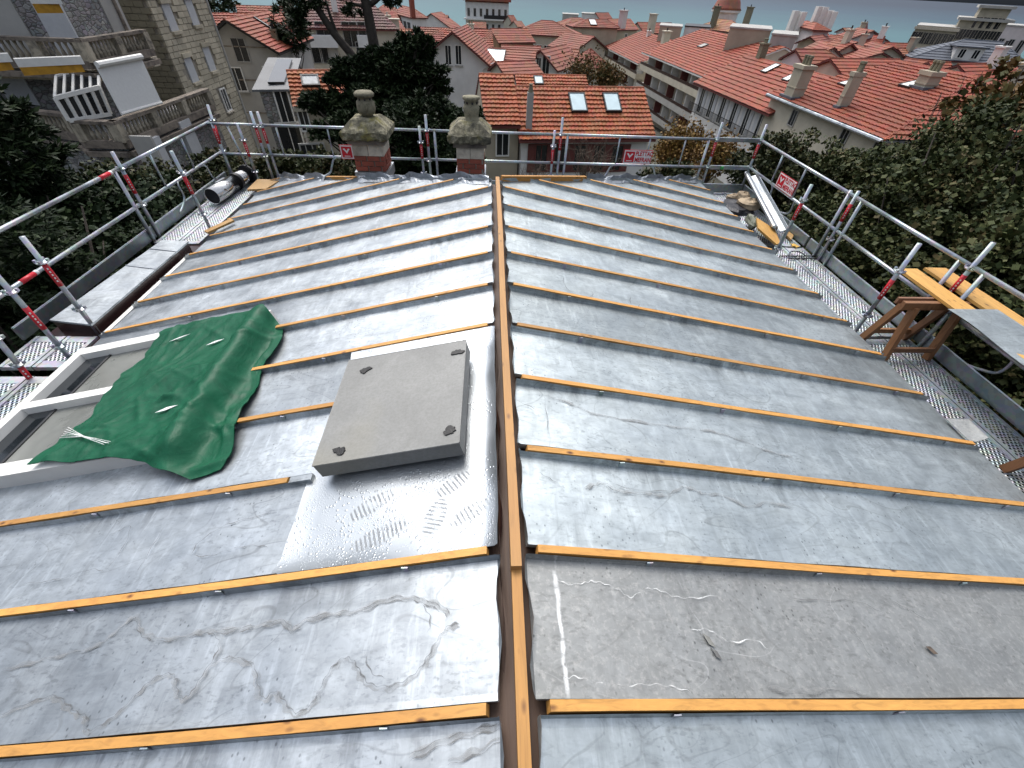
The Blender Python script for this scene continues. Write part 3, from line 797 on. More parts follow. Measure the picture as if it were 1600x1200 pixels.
def gable_to(label, apex, D, half, drop, wall, tile, direc, length=9, wins=(), name='house', ext=.5, fascia=None):
    A = atD(apex[0], apex[1], D); B = A+nrm(V(*direc, 0))*length
    H = house(name, label, A, B, half, drop, wall, tile, over=.4, ext=ext, fascia=fascia or DARK_W, course=.6, tw=60)
    for x, y, w, h in wins: house_window_pix(H, 'A', x, y, w, h)
    return H
def block(name, label, cat, px0, px1, D, ztop_pix, wall, depth=8, rooff=None, top=None):
    a = atD(px0, ztop_pix, D); b = atD(px1, ztop_pix, D); z = (a[2]+b[2])/2; a[2] = b[2] = z
    d = nrm(b-a); s = V(-d[1], d[0], 0); s = -s if s[1] < 0 else s
    g = ground_z(a[0], a[1])-1
    root = thing(name, label, cat, V((a[0]+b[0])/2, (a[1]+b[1])/2, g))
    MB().prism([V(a[0], a[1], g), V(b[0], b[1], g), V(*(b+s*depth)[:2], g), V(*(a+s*depth)[:2], g)], (0, 0, z-g)).build('wall', wall, root)
    MB().prism([a-d*.12-s*.12, b+d*.12-s*.12, b+d*.12+s*(depth+.12), a-d*.12+s*(depth+.12)], (0, 0, .2)).build('roof', rooff or GREY_W, root)
    return root, a, b, d, -s, z

# tower house with mansion roof and its neighbours, left centre
A = atD(605, 8, 150)
Ht = house('house', 'white tower house with a small pointed red roof near the sea', A-V(1.0, 0, 0), A+V(1.0, 0, 0), 4.6, 2.3, WHITE_W, T_FAR, hip=(3.6, 3.6), tw=60, course=.6)
for u in (-.9, 1.6): house_window(Ht, 'front', u, Ht.zt-3.2, .6, 3.0, pane=GLASS, frame=GREY_W)
Hm = far('red roofed mansion with dark tall windows attached to the white tower', (628, 9), (646, 13), 150, (645, 29), 34, WHITE_W, T_FAR, (.8, 4), 4, 3.2, winw=2.2, winh=4.2, frame=BLACKM)
house_chimney(Hm, 645, 22, 1.2, 1.0, 4.2, BRICK, 2)
gable_to('small white gabled house seen against the sea right of the tower', (674, 21), 170, 6.2, 3.2, WHITE_W, T_FAR, (.25, 1), 9)
far('low red wing on the right of the small white seaside gable', (682, 23), (699, 24), 178, (690, 32), 25, CREAM_W)
Hl = far('red roofed house with a cream chimney below the white tower', (584, 30), (621, 30), 110, (600, 46), 27, CREAM_W)
house_chimney(Hl, 607, 41, 1.0, .9, 1.5, CREAM_W, 1, GREY_W)
Hl = far('pale red roofed house with a square cream chimney beside the cypress top', (588, 45), (642, 46), 95, (610, 64), 27, CREAM_W, T_PINK)
house_chimney(Hl, 618, 60, 1.6, 1.2, 2.4, CREAM_W, 0)
# apartment tower
root, a, b, d, nN, z = block('apartment_building', 'tall pale apartment building with long balconies against the sea', 'building', 727, 795, 250, 4, WHITE_W, 14, T_FAR)
W_ = np.linalg.norm(b-a)
for r in range(4):
    zz = z-1.0-5.2*r
    for k in range(7):
        P = a+d*W_*(k+.5)/7+nN*.02; P[2] = zz-2.4
        window(root, P, d, nN, W_/7*.42, 2.8, frame=GREY_W)
    q = (a+b)/2+nN*1.0; q[2] = zz-4.6
    MB().box(q, (W_+1.5, 2.0, .5), (d, nN, V(0, 0, 1))).build('balcony', WHITE_P, root)
    q = q+nN*.95+d*(W_*.2 if r == 0 else 0)+V(0, 0, .9)
    MB().box(q, (W_*(.55 if r == 0 else 1.0), .1, 1.3), (d, nN, V(0, 0, 1))).build('balcony_rail', BLACKM if r == 0 else GREY_W, root)
MB().prism([a-d*1+nN*1+V(0, 0, .4), b+d*1+nN*1+V(0, 0, .4), b-nN*14+V(0, 0, .4), a-nN*14+V(0, 0, .4)], (0, 0, 3.5)).build('roof_storey', T_PINK, root)
far('small red roof at the foot of the apartment tower', (735, 34), (757, 35), 180, (745, 44), 28, CREAM_W, ext=.6)
far('narrow red roof peeping out right of the apartment tower', (794, 24), (802, 24), 240, (798, 37), 35)
far('small dull red roof against the sea right of the tower', (803, 33), (814, 33), 220, (808, 42), 27, tile=T_PINK)
far('brown tiled house with ochre walls in the middle of the rooftops', (768, 45), (822, 45), 105, (800, 67), 28, BRICKY_W, T_FAR)
Hq = far('house with a wide hipped red roof and a row of dark windows', (846, 32), (864, 33), 118, (862, 56), 27, CREAM_W, T_FAR, (5.5, 6.5), 7, 3.0, winw=1.2, winh=2.8)
Hq = far('beige walled house with a broad red hipped roof and one bright skylight', (918, 30), (948, 31), 135, (930, 43), 25, BEIGE_W, T_FAR, (4.5, 2.5), 0)
skylight(Hq, 926, 36, 1.6, 2.0, WHITE_S)
far('older hipped red roof left of the broad one', (893, 28), (907, 28), 142, (893, 41), 25, CREAM_W, T_PINK, (4, 3))
Hx = far('pale red roofed house with a stout chimney standing end on to the street', (951, 30), (984, 30), 140, (970, 47), 27, BEIGE_W, T_PINK, win=1)
house_chimney(Hx, 971, 42, 1.6, 1.3, 3.0, PINK_W, 1)
Hx = far('red roofed house with a pale chimney stack and a dark upper storey', (997, 35), (1048, 36), 150, (1015, 52), 27, CREAM_W, T_FAR, win=6, wz=1.5, winw=2.4, winh=2.2)
house_chimney(Hx, 1016, 50, 1.6, 1.2, 3.5, CREAM_W, 0)
block('building', 'grey rooftop block with a round white tank against the sea', 'building', 879, 904, 210, 23, GREY_W, 8)
block('building', 'white rooftop storey with small square openings', 'building', 909, 934, 190, 22, WHITE_W, 6)
far('red roof just right of the white rooftop storey', (931, 20), (950, 20), 190, (940, 31), 33, WHITE_W)
block('building', 'drab beige flat roofed block behind the apartment roofs', 'building', 1031, 1066, 120, 42, BEIGE_W, 8)
block('building', 'long white building with a dark flat roof edge', 'building', 1070, 1110, 125, 43, WHITE_W, 9, BLACKM)
block('building', 'wide blank beige rendered wall block below the dome', 'building', 1140, 1206, 88, 46, BEIGE_W, 9)
block('building', 'grey panelled flat roofed block joined to the blank wall', 'building', 1206, 1246, 84, 56, GREY_W, 8)
gable_to('cream gabled house with a thin downpipe in the middle distance', (926, 57), 105, 4.6, 2.0, CREAM_W, T_FAR, (-.75, 1), 7)
far('red pyramid roof in front of the apartment row', (921, 77), (924, 77), 82, (922, 107), 38, CREAM_W, T_FAR, (2.4, 2.4))
far('red roof with tall white chimneys behind the bare tree', (868, 76), (903, 78), 88, (885, 100), 30, CREAM_W, T_PINK)
far('dull red slope behind the cream gable', (885, 62), (905, 60), 110, (890, 73), 26, CREAM_W, T_FAR)
H6 = gable_to('bright white gabled house with dark shutters among the rooftops', (846, 78), 74, 2.9, 2.1, WHITE_W, T_PINK, (.55, 1), 9, [(842, 101, .8, 1.7), (853, 105, 1.2, 2.6)])
far('smooth red roof with a slanting verge behind the orange roofs', (778, 97), (832, 95), 62, (810, 117), 25, CREAM_W, T_FAR)
Hy = far('mottled brown roof with a blue glazed skylight', (770, 76), (835, 80), 72, (810, 95), 25, BEIGE_W, T_PINK)
skylight(Hy, 774, 90, 2.4, 2.6, SKYGL)
far('ochre rear wall house with an uneven red roof', (786, 71), (842, 73), 80, (812, 82), 25, BRICKY_W, T_FAR)

# domed church-like building
A = atD(1128, 30, 165)
Hd = far('ochre building with a hipped roof carrying the domed turret', (1123, 30), (1143, 32), 165, (1130, 49), 33, BEIGE_W, mat_tile('tile_ochre', (.36, .17, .09), (.14, .07, .045), .3, .4), (5, 5), 5, 1.8)
dm = A+V(2.2, 4, 0); m = MB()
MB().lathe(dm+V(0, 0, -2), [(3.4, 0), (3.4, 3.2), (3.9, 3.4), (3.9, 3.9)], 16).build('turret', WHITE_W, Hd.root)
MB().lathe(dm+V(0, 0, 1.9), [(4.0, 0), (3.6, .5), (3.2, 1.6), (2.4, 2.9), (1.2, 3.9), (.5, 4.2)], 16).build('dome', T_PINK, Hd.root, smooth=True)
MB().lathe(dm+V(0, 0, 6.0), [(.8, 0), (.8, 1.4), (1.0, 1.5), (.3, 2.3), (.08, 3.6)], 10).build('lantern', WHITE_P, Hd.root)
house_chimney(Hd, 1113, 42, 1.3, 1.2, 4.2, MOSSY, 1); house_chimney(Hd, 1164, 40, 1.3, 1.2, 3.6, MOSSY, 1)

# right-hand rooftops
Hp = far('pale pink house with a red hipped roof and six white chimneys', (1260, 33), (1276, 36), 135, (1270, 47), 27, PINK_W, T_RED, (4.5, 4.5), 2, 3.0, winh=2.4)
for x, y in ((1235, 42), (1246, 44), (1271, 36), (1279, 37), (1287, 42), (1293, 44)):
    q = atD(x, y, 132); MB().box(q+V(0, 0, .6), (1.1, 1.1, 4.0)).build('chimney', WHITE_P, Hp.root)
far('red roof sloping down below the pink house', (1268, 57), (1292, 54), 118, (1265, 74), 27, CREAM_W, T_FAR, ext=1)
Hz = far('red roofed house with a dark eave behind the big chimney', (1246, 77), (1290, 78), 78, (1285, 101), 28, PINK_W, T_FAR, (0, 2.2), 4, 1.3)
far('long low red roof lying behind the largest red roof', (1300, 92), (1402, 93), 70, (1350, 118), 24, CREAM_W, T_RED)
specs = [((1306, 64), (1330, 68), 105, (1315, 82), T_FAR, 'red roof between two light walls left of the ridge'),
         ((1318, 44), (1330, 44), 160, (1322, 52), T_PINK, 'tiny ochre roof against the water'),
         ((1335, 47), (1350, 48), 150, (1340, 62), T_RED, 'red roof left of the dark spire'),
         ((1352, 52), (1372, 54), 140, (1360, 70), T_FAR, 'red gable roof below the dark spire'),
         ((1368, 56), (1380, 57), 128, (1374, 82), T_RED, 'steep red roof right of the pale gable wall'),
         ((1385, 67), (1415, 68), 125, (1400, 80), T_RED, 'wide red roof near the seaside hotel'),
         ((1330, 70), (1352, 72), 112, (1340, 84), T_PINK, 'small red roof with light chimneys in the cluster'),
         ((1300, 55), (1318, 57), 128, (1306, 66), T_FAR, 'dark edged red roof in the middle of the cluster'),
         ((1405, 76), (1430, 76), 110, (1415, 92), T_PINK, 'dull red roof below the hotel corner'),
         ((1455, 97), (1480, 98), 80, (1465, 116), T_RED, 'red roof under the slate mansard at right'),
         ((1500, 101), (1580, 99), 72, (1540, 135), T_RED, 'wide dark red roof behind the autumn tree'),
         ((1420, 92), (1452, 96), 92, (1436, 108), T_FAR, 'red roof just left of the slate roof foot'),
         ((1540, 150), (1600, 158), 44, (1570, 190), T_RED, 'red roof half hidden by the trees at the right edge')]
for i, (a, b, D, ev, tl, lb) in enumerate(specs):
    H = far(lb, a, b, D, ev, 28, (CREAM_W, WHITE_W, PINK_W)[i % 3], tl, win=3 if i % 2 else 0, course=.5, ext=.4)
    if i % 2 == 0: house_chimney(H, (a[0]*.4+b[0]*.6), a[1]+3, 1.0, .8, 1.6, (CREAM_W, WHITE_P, BEIGE_W)[i % 3], 1)
pale = ['pale gable wall right under the dark spire', 'cream chimney breast left of the steep red roof', 'white rendered gable in the middle of the cluster', 'pale square stack beside the long low roof',
        'light grey dormer wall near the hotel', 'white house corner with a dark window below the pink house', 'cream terrace wall in front of the cluster']
for lb, (x, y, D, w, dr) in zip(pale, ((1364, 48, 138, 4.2, 1.6), (1338, 66, 118, 2.4, .9), (1306, 70, 108, 2.6, 1.6), (1349, 74, 104, 2.2, .8), (1393, 73, 108, 2.8, 1.2), (1302, 74, 96, 2.5, 1.4), (1378, 82, 98, 3.6, 1.2))):
    gable_to(lb, (x, y), D, w, dr, (WHITE_W, CREAM_W, PINK_W)[int(x) % 3], T_FAR, (.2, 1), 7)
A = atD(1356, 33, 155)
sp_ = thing('spire_house', 'dark pointed slate spire against the sea', 'house', V(A[0], A[1], ground_z(A[0], A[1])))
MB().lathe(A-V(0, 0, 4.2), [(2.6, 0), (.05, 4.2)], 4).build('spire', DARK_W, sp_)
g = ground_z(A[0], A[1]); MB().box(V(A[0], A[1], (A[2]-4.2+g)/2), (4, 4, A[2]-4.2-g)).build('wall', CREAM_W, sp_)
# slate roofed house
Hv = far('house with a wide dark slate roof and a white dormer', (1508, 62), (1566, 66), 112, (1520, 98), 33, WHITE_W, SLATE, (7, 4))
q, u, v = slope_pix(Hv, 1507, 90); ax = (Hv.d, Hv.s, V(0, 0, 1))
dmr = MB().box(q-Hv.s*.6+V(0, 0, .3), (3.6, 2.4, 1.9), ax).build('dormer', WHITE_W, Hv.root)
MB().box(q-Hv.s*.6+V(0, 0, 1.33), (4.3, 3.0, .16), ax).build('dormer_roof', SLATE, dmr)
for k in (-.9, .9): window(Hv.root, q+Hv.d*k+Hv.s*.62+V(0, 0, .5), Hv.d, Hv.s, .9, 1.2)
# seaside hotel
root, a, b, d, nN, z = block('hotel', 'large stepped stone hotel with rows of windows beside the sea', 'hotel', 1432, 1500, 265, 42, BEIGE_W, 30, GREY_W)
for r in range(3):
    for k in range(8):
        P = a+d*np.linalg.norm(b-a)*(k+.5)/8+nN*.03; P[2] = z-3.5-6.0*r
        window(root, P, d, nN, 2.0, 3.6, frame=BANDST)
    q = (a+b)/2+nN*.25; q[2] = z-.6-6.0*r
    MB().box(q, (np.linalg.norm(b-a)+1, .8, .8), (d, nN, V(0, 0, 1))).build('cornice', BANDST, root)
for px0, px1, py, nw in ((1500, 1580, 33, 8), (1534, 1582, 13, 4)):
    a2, b2 = atD(px0, py, 268), atD(px1, py+1, 268); a2[2] = b2[2] = (a2[2]+b2[2])/2
    sB = V(-d[1], d[0], 0); sB = -sB if sB[1] < 0 else sB
    MB().prism([a2, b2, b2+sB*25, a2+sB*25], (0, 0, -60)).build('wing', BEIGE_W, root)
    MB().prism([a2-d-sB, b2+d-sB, b2+d+sB*26, a2-d+sB*26], (0, 0, .8)).build('wing_roof', GREY_W, root)
    for k in range(nw):
        for r in range(3):
            P = a2+(b2-a2)*(k+.5)/nw-sB*.05; P[2] = a2[2]-4-6*r
            window(root, P, d, nN, 2.0, 3.2, frame=BANDST)
root, a, b, d, nN, z = block('building', 'plain white building with narrow dark windows at the right edge', 'building', 1572, 1625, 150, 42, PINK_W, 12, GREY_W)
for r in range(3):
    for k in range(3):
        P = a+d*np.linalg.norm(b-a)*(k+.4)/3+nN*.03; P[2] = z-3.2-4.6*r
        window(root, P, d, nN, .9, 2.6, frame=GREY_W)

# ------------------------------------------------------------------ stone villa with two balustraded terraces (left)
vl = thing('stone_villa', 'old rubble stone villa with two balustraded terraces at left', 'villa', V(-26, 28.5, -13.5))
MB().prism([V(-40, 28.2, -14), V(-21, 28.2, -14), V(-21, 32.6, -14), V(-40, 32.6, -14)], (0, 0, 21)).build('wall', RUBBLE, vl)
MB().prism([V(-40, 27.6, -14), V(-25.4, 26.6, -14), V(-21.2, 25.4, -14), V(-20.1, 24.3, -14), V(-18.4, 24.3, -14), V(-18.0, 32.7, -14), V(-21.2, 32.7, -14), V(-21.2, 28.0, -14)], (0, 0, 9.4)).build('terrace_base', RUBBLE, vl)
def balustrade(pts, ztop, root):
    hr, pl, bl = MB(), MB(), MB()
    for a, b in zip(pts[:-1], pts[1:]):
        a, b = V(*a, ztop), V(*b, ztop); L = np.linalg.norm(b-a); d = nrm(b-a)
        hr.bar(a-d*.15-V(0, 0, .06), b+d*.15-V(0, 0, .06), .42, .14)
        pl.bar(a-d*.1-V(0, 0, 1.0), b+d*.1-V(0, 0, 1.0), .46, .34); pl.bar(a-d*.1-V(0, 0, 1.42), b+d*.1-V(0, 0, 1.42), .7, .22)
        n = max(2, int(L/.27)); npier = max(2, int(round(L/2.4))+1)
        for k in range(npier):
            q = a+(b-a)*k/(npier-1); MB().box(q-V(0, 0, .5), (.45, .45, .78), (d, V(-d[1], d[0], 0), V(0, 0, 1))).build('pier', BALUS, root)
        for k in range(n):
            q = a+(b-a)*(k+.5)/n
            bl.lathe(q-V(0, 0, .84), [(.07, 0), (.11, .2), (.06, .42), (.05, .55), (.09, .71)], 7)
    hr.build('handrail', LEDGE, root); pl.build('terrace_edge', LEDGE, root); bl.build('balusters', BALUS, root, kind='stuff')
balustrade([(-32, 27.4), (-25.4, 26.6), (-21.2, 25.4), (-20.1, 24.3), (-18.4, 24.3), (-18.0, 32.6)], -3.7, vl)
MB().prism([V(-34, 26.7, -2.1), V(-19.9, 26.9, -2.1), V(-19.9, 32.4, -2.1), V(-34, 32.4, -2.1)], (0, 0, -.45)).build('balcony_slab', BANDST, vl)
balustrade([(-34, 26.6), (-26, 26.6), (-19.8, 26.8), (-19.8, 31.8)], -.85, vl)
# doors and openings on the rubble faces
for x, y, w, h, mt in ((10, 30, 1.5, 3.2, GREY_W), (87, 33, 1.3, 3.0, SHUT_W), (12, 118, 1.5, 2.6, SHUT_W), (104, 132, 1.3, 2.6, SHUT_W)):
    q = atY(x, y, 28.19); MB().box(q, (w, .12, h)).build('door', mt, vl)
q = atX(182, 30, -20.98); MB().box(q, (.12, 1.5, 3.2)).build('door', GREY_W, vl)
for x, y in ((88, 270), (238, 250)):
    q = atY(x, y, 24.27) if x > 200 else atY(x, y, 26.9); MB().box(q, (1.0, .16, 2.2)).build('shutter', GREY_W, vl)
for px, py in ((250, 253), (296, 222)):
    q = atX(px, py, -18.15); MB().box(q, (.5, 1.1, 2.3)).build('shutter', SHUT_W, vl)
q0, q1 = atY(181, 0, 32.0), atY(250, 162, 32.0)
MB().tube([V(-20.85, 32.3, 6), V(-20.85, 32.3, -3.2)], .09, 8).build('downpipe', LEDGE, vl)
# white roller screen
TL, TR = atD(148, 101, 31), atD(218, 88, 33)
BL, BR = V(TL[0], TL[1], atD(187, 178, 31)[2]), V(TR[0], TR[1], atD(250, 160, 33)[2])
nn = nrm(np.cross(TR-TL, V(0, 0, 1)))
tag(MB().prism([TL, TR, BR, BL], nn*.06).build('roller_screen', WHITE_S), 'large white roller screen hung under the upper stone balcony', 'screen')
MB().tube([TL+nn*.1, TR+nn*.1], .13, 8).build('roller_bar', WHITE_P, bpy.data.objects['roller_screen'])
MB().tube([BL+nn*.05, BR+nn*.05], .07, 8).build('bottom_bar', WHITE_P, bpy.data.objects['roller_screen'])
# awnings
for i, (p, q, D, lb) in enumerate((((25, 98), (134, 103), 32, 'long folded awning with a white case and yellow valance'), ((-20, 91), (19, 94), 33, 'short folded yellow awning at the left edge of the photo'), ((45, -2), (95, 0), 31.5, 'yellow awning end above the upper stone balcony'))):
    a, b = atD(*p, D), atD(*q, D); b[2] = a[2]
    aw = thing('awning', lb, 'awning', (a+b)/2)
    MB().bar(a, b, .35, .3).build('case', WHITE_P, aw)
    MB().bar(a+V(.1, -.1, -.3), b+V(-.1, -.1, -.3), .12, .3).build('valance', simple('yellow_fabric_%d' % i, (.45, .23, .02), .8), aw)
# conservatory frame
tl, tr, br, bl_ = atD(86, 153, 31.3), atD(155, 136, 31.9), atD(173, 178, 31.9), atD(116, 186, 31.3)
bl_ = V(tl[0], tl[1], br[2])
cs = thing('conservatory', 'white framed glazed conservatory standing on the lower stone terrace', 'conservatory', (bl_+br)/2)
m = MB(); bk = V(-1.0, 2.0, .5)
for k in range(6):
    t = k/5; a = tl+(tr-tl)*t; b = bl_+(br-bl_)*t; m.bar(a, b, .13, .13, (0, 1, 0)); m.bar(a, a+bk, .1, .1)
m.bar(tl, tr, .16, .16); m.bar(bl_, br, .16, .16); m.bar(tl+bk, tr+bk, .14, .14)
m.build('frame', WHITE_P, cs)
MB().prism([tl, tr, br, bl_], nrm(np.cross(tr-tl, V(0, 0, 1)))*-.03).build('pane', GLASS, cs)
MB().prism([tl, tr, tr+bk, tl+bk], (0, 0, -.04)).build('roof_pane', GLASS, cs)

# ------------------------------------------------------------------ tall ashlar block
XT = -22.5
ty0, ty1 = atX(228, 0, XT)[1], atX(321, 0, XT)[1]
tb = thing('stone_apartment_block', 'tall beige ashlar block with white shuttered windows behind the villa', 'building', V(XT-4, (ty0+ty1)/2, -13.5))
MB().box(V(XT-6.03, (ty0+ty1)/2, -3), (12, ty1-ty0-.06, 22)).build('wall', MORTAR, tb)
wins = []
for x0, y0, x1, y1 in ((250, 5, 278, 48), (288, -2, 309, 39), (286, 90, 309, 127), (316, 73, 335, 110), (342, 138, 360, 173)):
    a, b = atX(x0, y0, XT), atX(x1, y1, XT); wins.append(((a[1]+b[1])/2, (a[2]+b[2])/2, max(.95, abs(b[1]-a[1])*.62), abs(a[2]-b[2])*.97))
ub = MB().box((0, 0, 0), (1, 1, 1)).build('stone_block', ASHLAR, tb, loc=V(0, 0, 0)); proto_used = [False]
stuff = MB(); cnt = 0
zz = 4.5; row = 0
while zz > -13:
    hh = .34; y = ty0 + (-.35 if row % 2 else 0)
    while y < ty1:
        ln = .62+.25*((row*7+int(y*5)) % 3)/3
        a, b = max(y, ty0), min(y+ln-.03, ty1); y += ln
        if b-a < .1: continue
        yc, zc = (a+b)/2, zz-hh/2
        if any(abs(yc-w[0]) < w[2]/2+(b-a)*.5 and abs(zc-w[1]) < w[3]/2+hh*.4 for w in wins): continue
        dx = random.uniform(.02, .06)
        P, S = V(XT+dx/2-.02, yc, zc), (.12+dx, b-a, hh-.035)
        vis = zc < 2.2 and zc > -6.2
        if vis and cnt < 299:
            if not proto_used[0]: o = ub; proto_used[0] = True; o.location = tuple(P-root_loc(tb)); o.scale = S
            else: copy_of(ub, tb, P, None, S)
            cnt += 1
        else: stuff.box(P, S)
    zz -= hh; row += 1
stuff.build('stone_blocks', ASHLAR, tb, kind='stuff')
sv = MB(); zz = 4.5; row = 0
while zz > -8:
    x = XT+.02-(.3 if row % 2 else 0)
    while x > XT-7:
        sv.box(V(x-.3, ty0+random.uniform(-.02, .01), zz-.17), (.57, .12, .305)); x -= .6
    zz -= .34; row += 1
sv.build('side_stone_blocks', ASH_SHADE, tb, kind='stuff')
for i, w in enumerate(wins):
    P = V(XT+.03, w[0], w[1])
    if i == 4: window(tb, P, (0, 1, 0), (1, 0, 0), w[2], w[3], sill=BANDST)
    else:
        f = MB(); f.box(P, (.1, w[2]+.02, w[3])); o = f.build('shutter', SHUT_W, tb)
        MB().box(P+V(.06, 0, -w[3]/2-.1), (.3, w[2]*1.25, .18)).build('sill', ASHLAR, tb); MB().box(P+V(.05, 0, w[3]/2+.14), (.26, w[2]*1.35, .26)).build('lintel', ASHLAR, tb)
MB().tube([V(XT+.12, ty1-.1, 5), V(XT+.12, ty1-.1, -13)], .09, 8).build('downpipe', GREY_W, tb)

# ------------------------------------------------------------------ vegetation
def leaf_quads(C, R, n, size, mode='leaf', nclump=60, spread=.34, flat=1.0, hollow=.55):
    """n leaf faces gathered in clumps through an ellipsoid (centre C, radii R)"""
    C, R = np.asarray(C, float), np.asarray(R, float)
    d = rng.normal(size=(nclump, 3)); d /= np.linalg.norm(d, axis=1)[:, None]
    rad = hollow + (1-hollow)*rng.random(nclump)**.6
    cc = C + d*rad[:, None]*R*rng.uniform(.8, 1.08, (nclump, 1))
    cr = spread*R.mean()*rng.uniform(.55, 1.25, nclump)
    k = rng.integers(0, nclump, n)
    o = rng.normal(size=(n, 3)); o /= np.linalg.norm(o, axis=1)[:, None]
    o *= (rng.random(n)**.45)[:, None]
    o[:, 2] *= .62*flat
    P = cc[k] + o*cr[k][:, None]
    s = size*rng.uniform(.4, 1.6, n)[:, None]
    out = nrm_rows(P - C + rng.normal(size=(n, 3))*R.mean()*.5)
    if mode == 'needle':
        t = nrm_rows(out*V(1, 1, .35) + rng.normal(size=(n, 3))*.4); w = .20
    else:
        t = nrm_rows(out*.5 + rng.normal(size=(n, 3))*.8); w = .5
    b = nrm_rows(np.cross(t, rng.normal(size=(n, 3))*.6 + V(0, 0, 1)))
    return np.stack([P, P+t*s*.55+b*s*w, P+t*s*1.15, P+t*s*.5-b*s*w], 1)
def nrm_rows(a): return a/(np.linalg.norm(a, axis=1)[:, None]+1e-9)
def tree(name, label, cat, base, crowns, n, size, leaf, mode='leaf', group=None, trunk_r=.16, limbs=13, bark=None, nclump=60, spread=.34, flat=1, hollow=.5):
    base = np.asarray(base, float)
    root = thing(name, label, cat, base, group)
    tr = MB(); top = np.mean([np.asarray(c[0]) for c in crowns], axis=0)
    mid = (base+top)/2 + V(.15, -.1, 0)
    tr.tube([base, mid, top], trunk_r, 8, trunk_r*.35)
    for c, R in crowns:
        c = np.asarray(c, float)
        for k in range(limbs):
            d = rng.normal(size=3); d = nrm(d*V(1, 1, .6)); st = mid+(top-mid)*rng.uniform(.1, .9)
            e_ = c+d*np.asarray(R)*rng.uniform(.85, 1.12)
            tr.tube([st, (st+e_)/2+rng.normal(size=3)*.12*np.mean(R), e_], trunk_r*.38, 5, trunk_r*.06)
    tr.build('trunk', bark or BARK, root, smooth=True)
    tot = sum(np.prod(np.asarray(c[1]))**(2/3) for c in crowns)
    q = [leaf_quads(c, R, int(n*np.prod(np.asarray(R))**(2/3)/tot), size, mode, nclump, spread, flat, hollow) for c, R in crowns]
    fast_mesh('crown', np.concatenate(q), 4, leaf, root)
    return root
def gnd(p): return V(p[0], p[1], ground_z(p[0], p[1])-.2)

# right-hand evergreens outside the scaffold
G1 = 'evergreen trees growing outside the right scaffold'
RT_TREES = [
 ((1245, 300), 14.5, (1.5, 1.6, 1.3), L_OAK, 'evergreen tree rising just behind the corner of the right scaffold', 34000),
 ((1315, 305), 15.5, (1.8, 1.8, 1.2), L_OAK, 'evergreen tree under the large red roof gutter', 34000),
 ((1420, 335), 13.5, (1.9, 1.9, 1.5), L_OAK, 'evergreen tree in the middle of the right row of trees', 38000),
 ((1330, 410), 10.6, (1.6, 2.3, 1.5), L_OAK, 'dense evergreen crown close behind the red and white sign at right', 46000),
 ((1500, 350), 11.5, (1.8, 2.0, 1.5), L_OAK, 'evergreen tree standing behind the right guard rail near the planks', 42000),
 ((1590, 290), 12.5, (1.7, 1.9, 1.6), L_OAK, 'dark green tree at the right edge above the guard rail', 36000),
 ((1500, 480), 8.6, (1.4, 1.9, 1.4), L_OAK, 'evergreen crown below and behind the wooden trestle', 46000),
 ((1610, 480), 7.9, (1.3, 1.7, 1.3), L_OAK, 'evergreen crown at the right edge behind the zinc sheet', 36000),
 ((1640, 620), 7.0, (1.1, 1.7, 1.1), L_OAK, 'low evergreen crown under the lower right toe board', 26000),
 ((1200, 275), 13.2, (.9, 1.0, 1.0), L_HEDGE, 'small green tree outside the far right scaffold corner', 16000)]
for (px, D, R, lf, lb, n) in RT_TREES:
    c = atD(px[0], px[1], D)
    if c[0]-R[0]*1.15 < 5.75: c = CP+(c-CP)*(5.75+R[0]*1.15-CP[0])/(c[0]-CP[0])
    crowns = [(c, R), (c+V(.2, .2, -R[2]*1.4), V(*R)*V(1.05, 1.05, .9))]
    tree('evergreen_tree', lb, 'tree', gnd(c), crowns, int(n*1.42), .064, lf, nclump=170, spread=.2, group=G1)
c = atD(1605, 195, 16)
tree('autumn_tree', 'thin brown and green tree with bare branches before the red roof', 'tree', gnd(c), [(c, (1.6, 1.6, 1.5)), (c+V(.6, .2, -2.0), (1.8, 1.7, 1.4))], 8000, .12, L_BRN, nclump=70, spread=.22, hollow=.2, limbs=22, trunk_r=.12)
c = atD(1535, 175, 17)
tree('autumn_tree', 'sparse orange tinted tree reaching over the roof hip', 'tree', gnd(c), [(c, (1.0, 1.0, 1.2))], 1100, .11, L_BRN, nclump=40, spread=.2, hollow=.2, limbs=20, trunk_r=.10)

for c, R, lb in ((V(8.6, .6, -3.6), (1.8, 1.9, 1.6), 'evergreen crown beside the scaffold at the nearest right corner'), (V(10.5, 3.2, -3.4), (1.9, 2.2, 1.7), 'evergreen crown set back behind the near right ones')):
    tree('evergreen_tree', lb, 'tree', gnd(c), [(c, R), (c-V(0, 0, 2.2), R)], 14000, .11, L_OAK, nclump=120, spread=.24, group=G1)
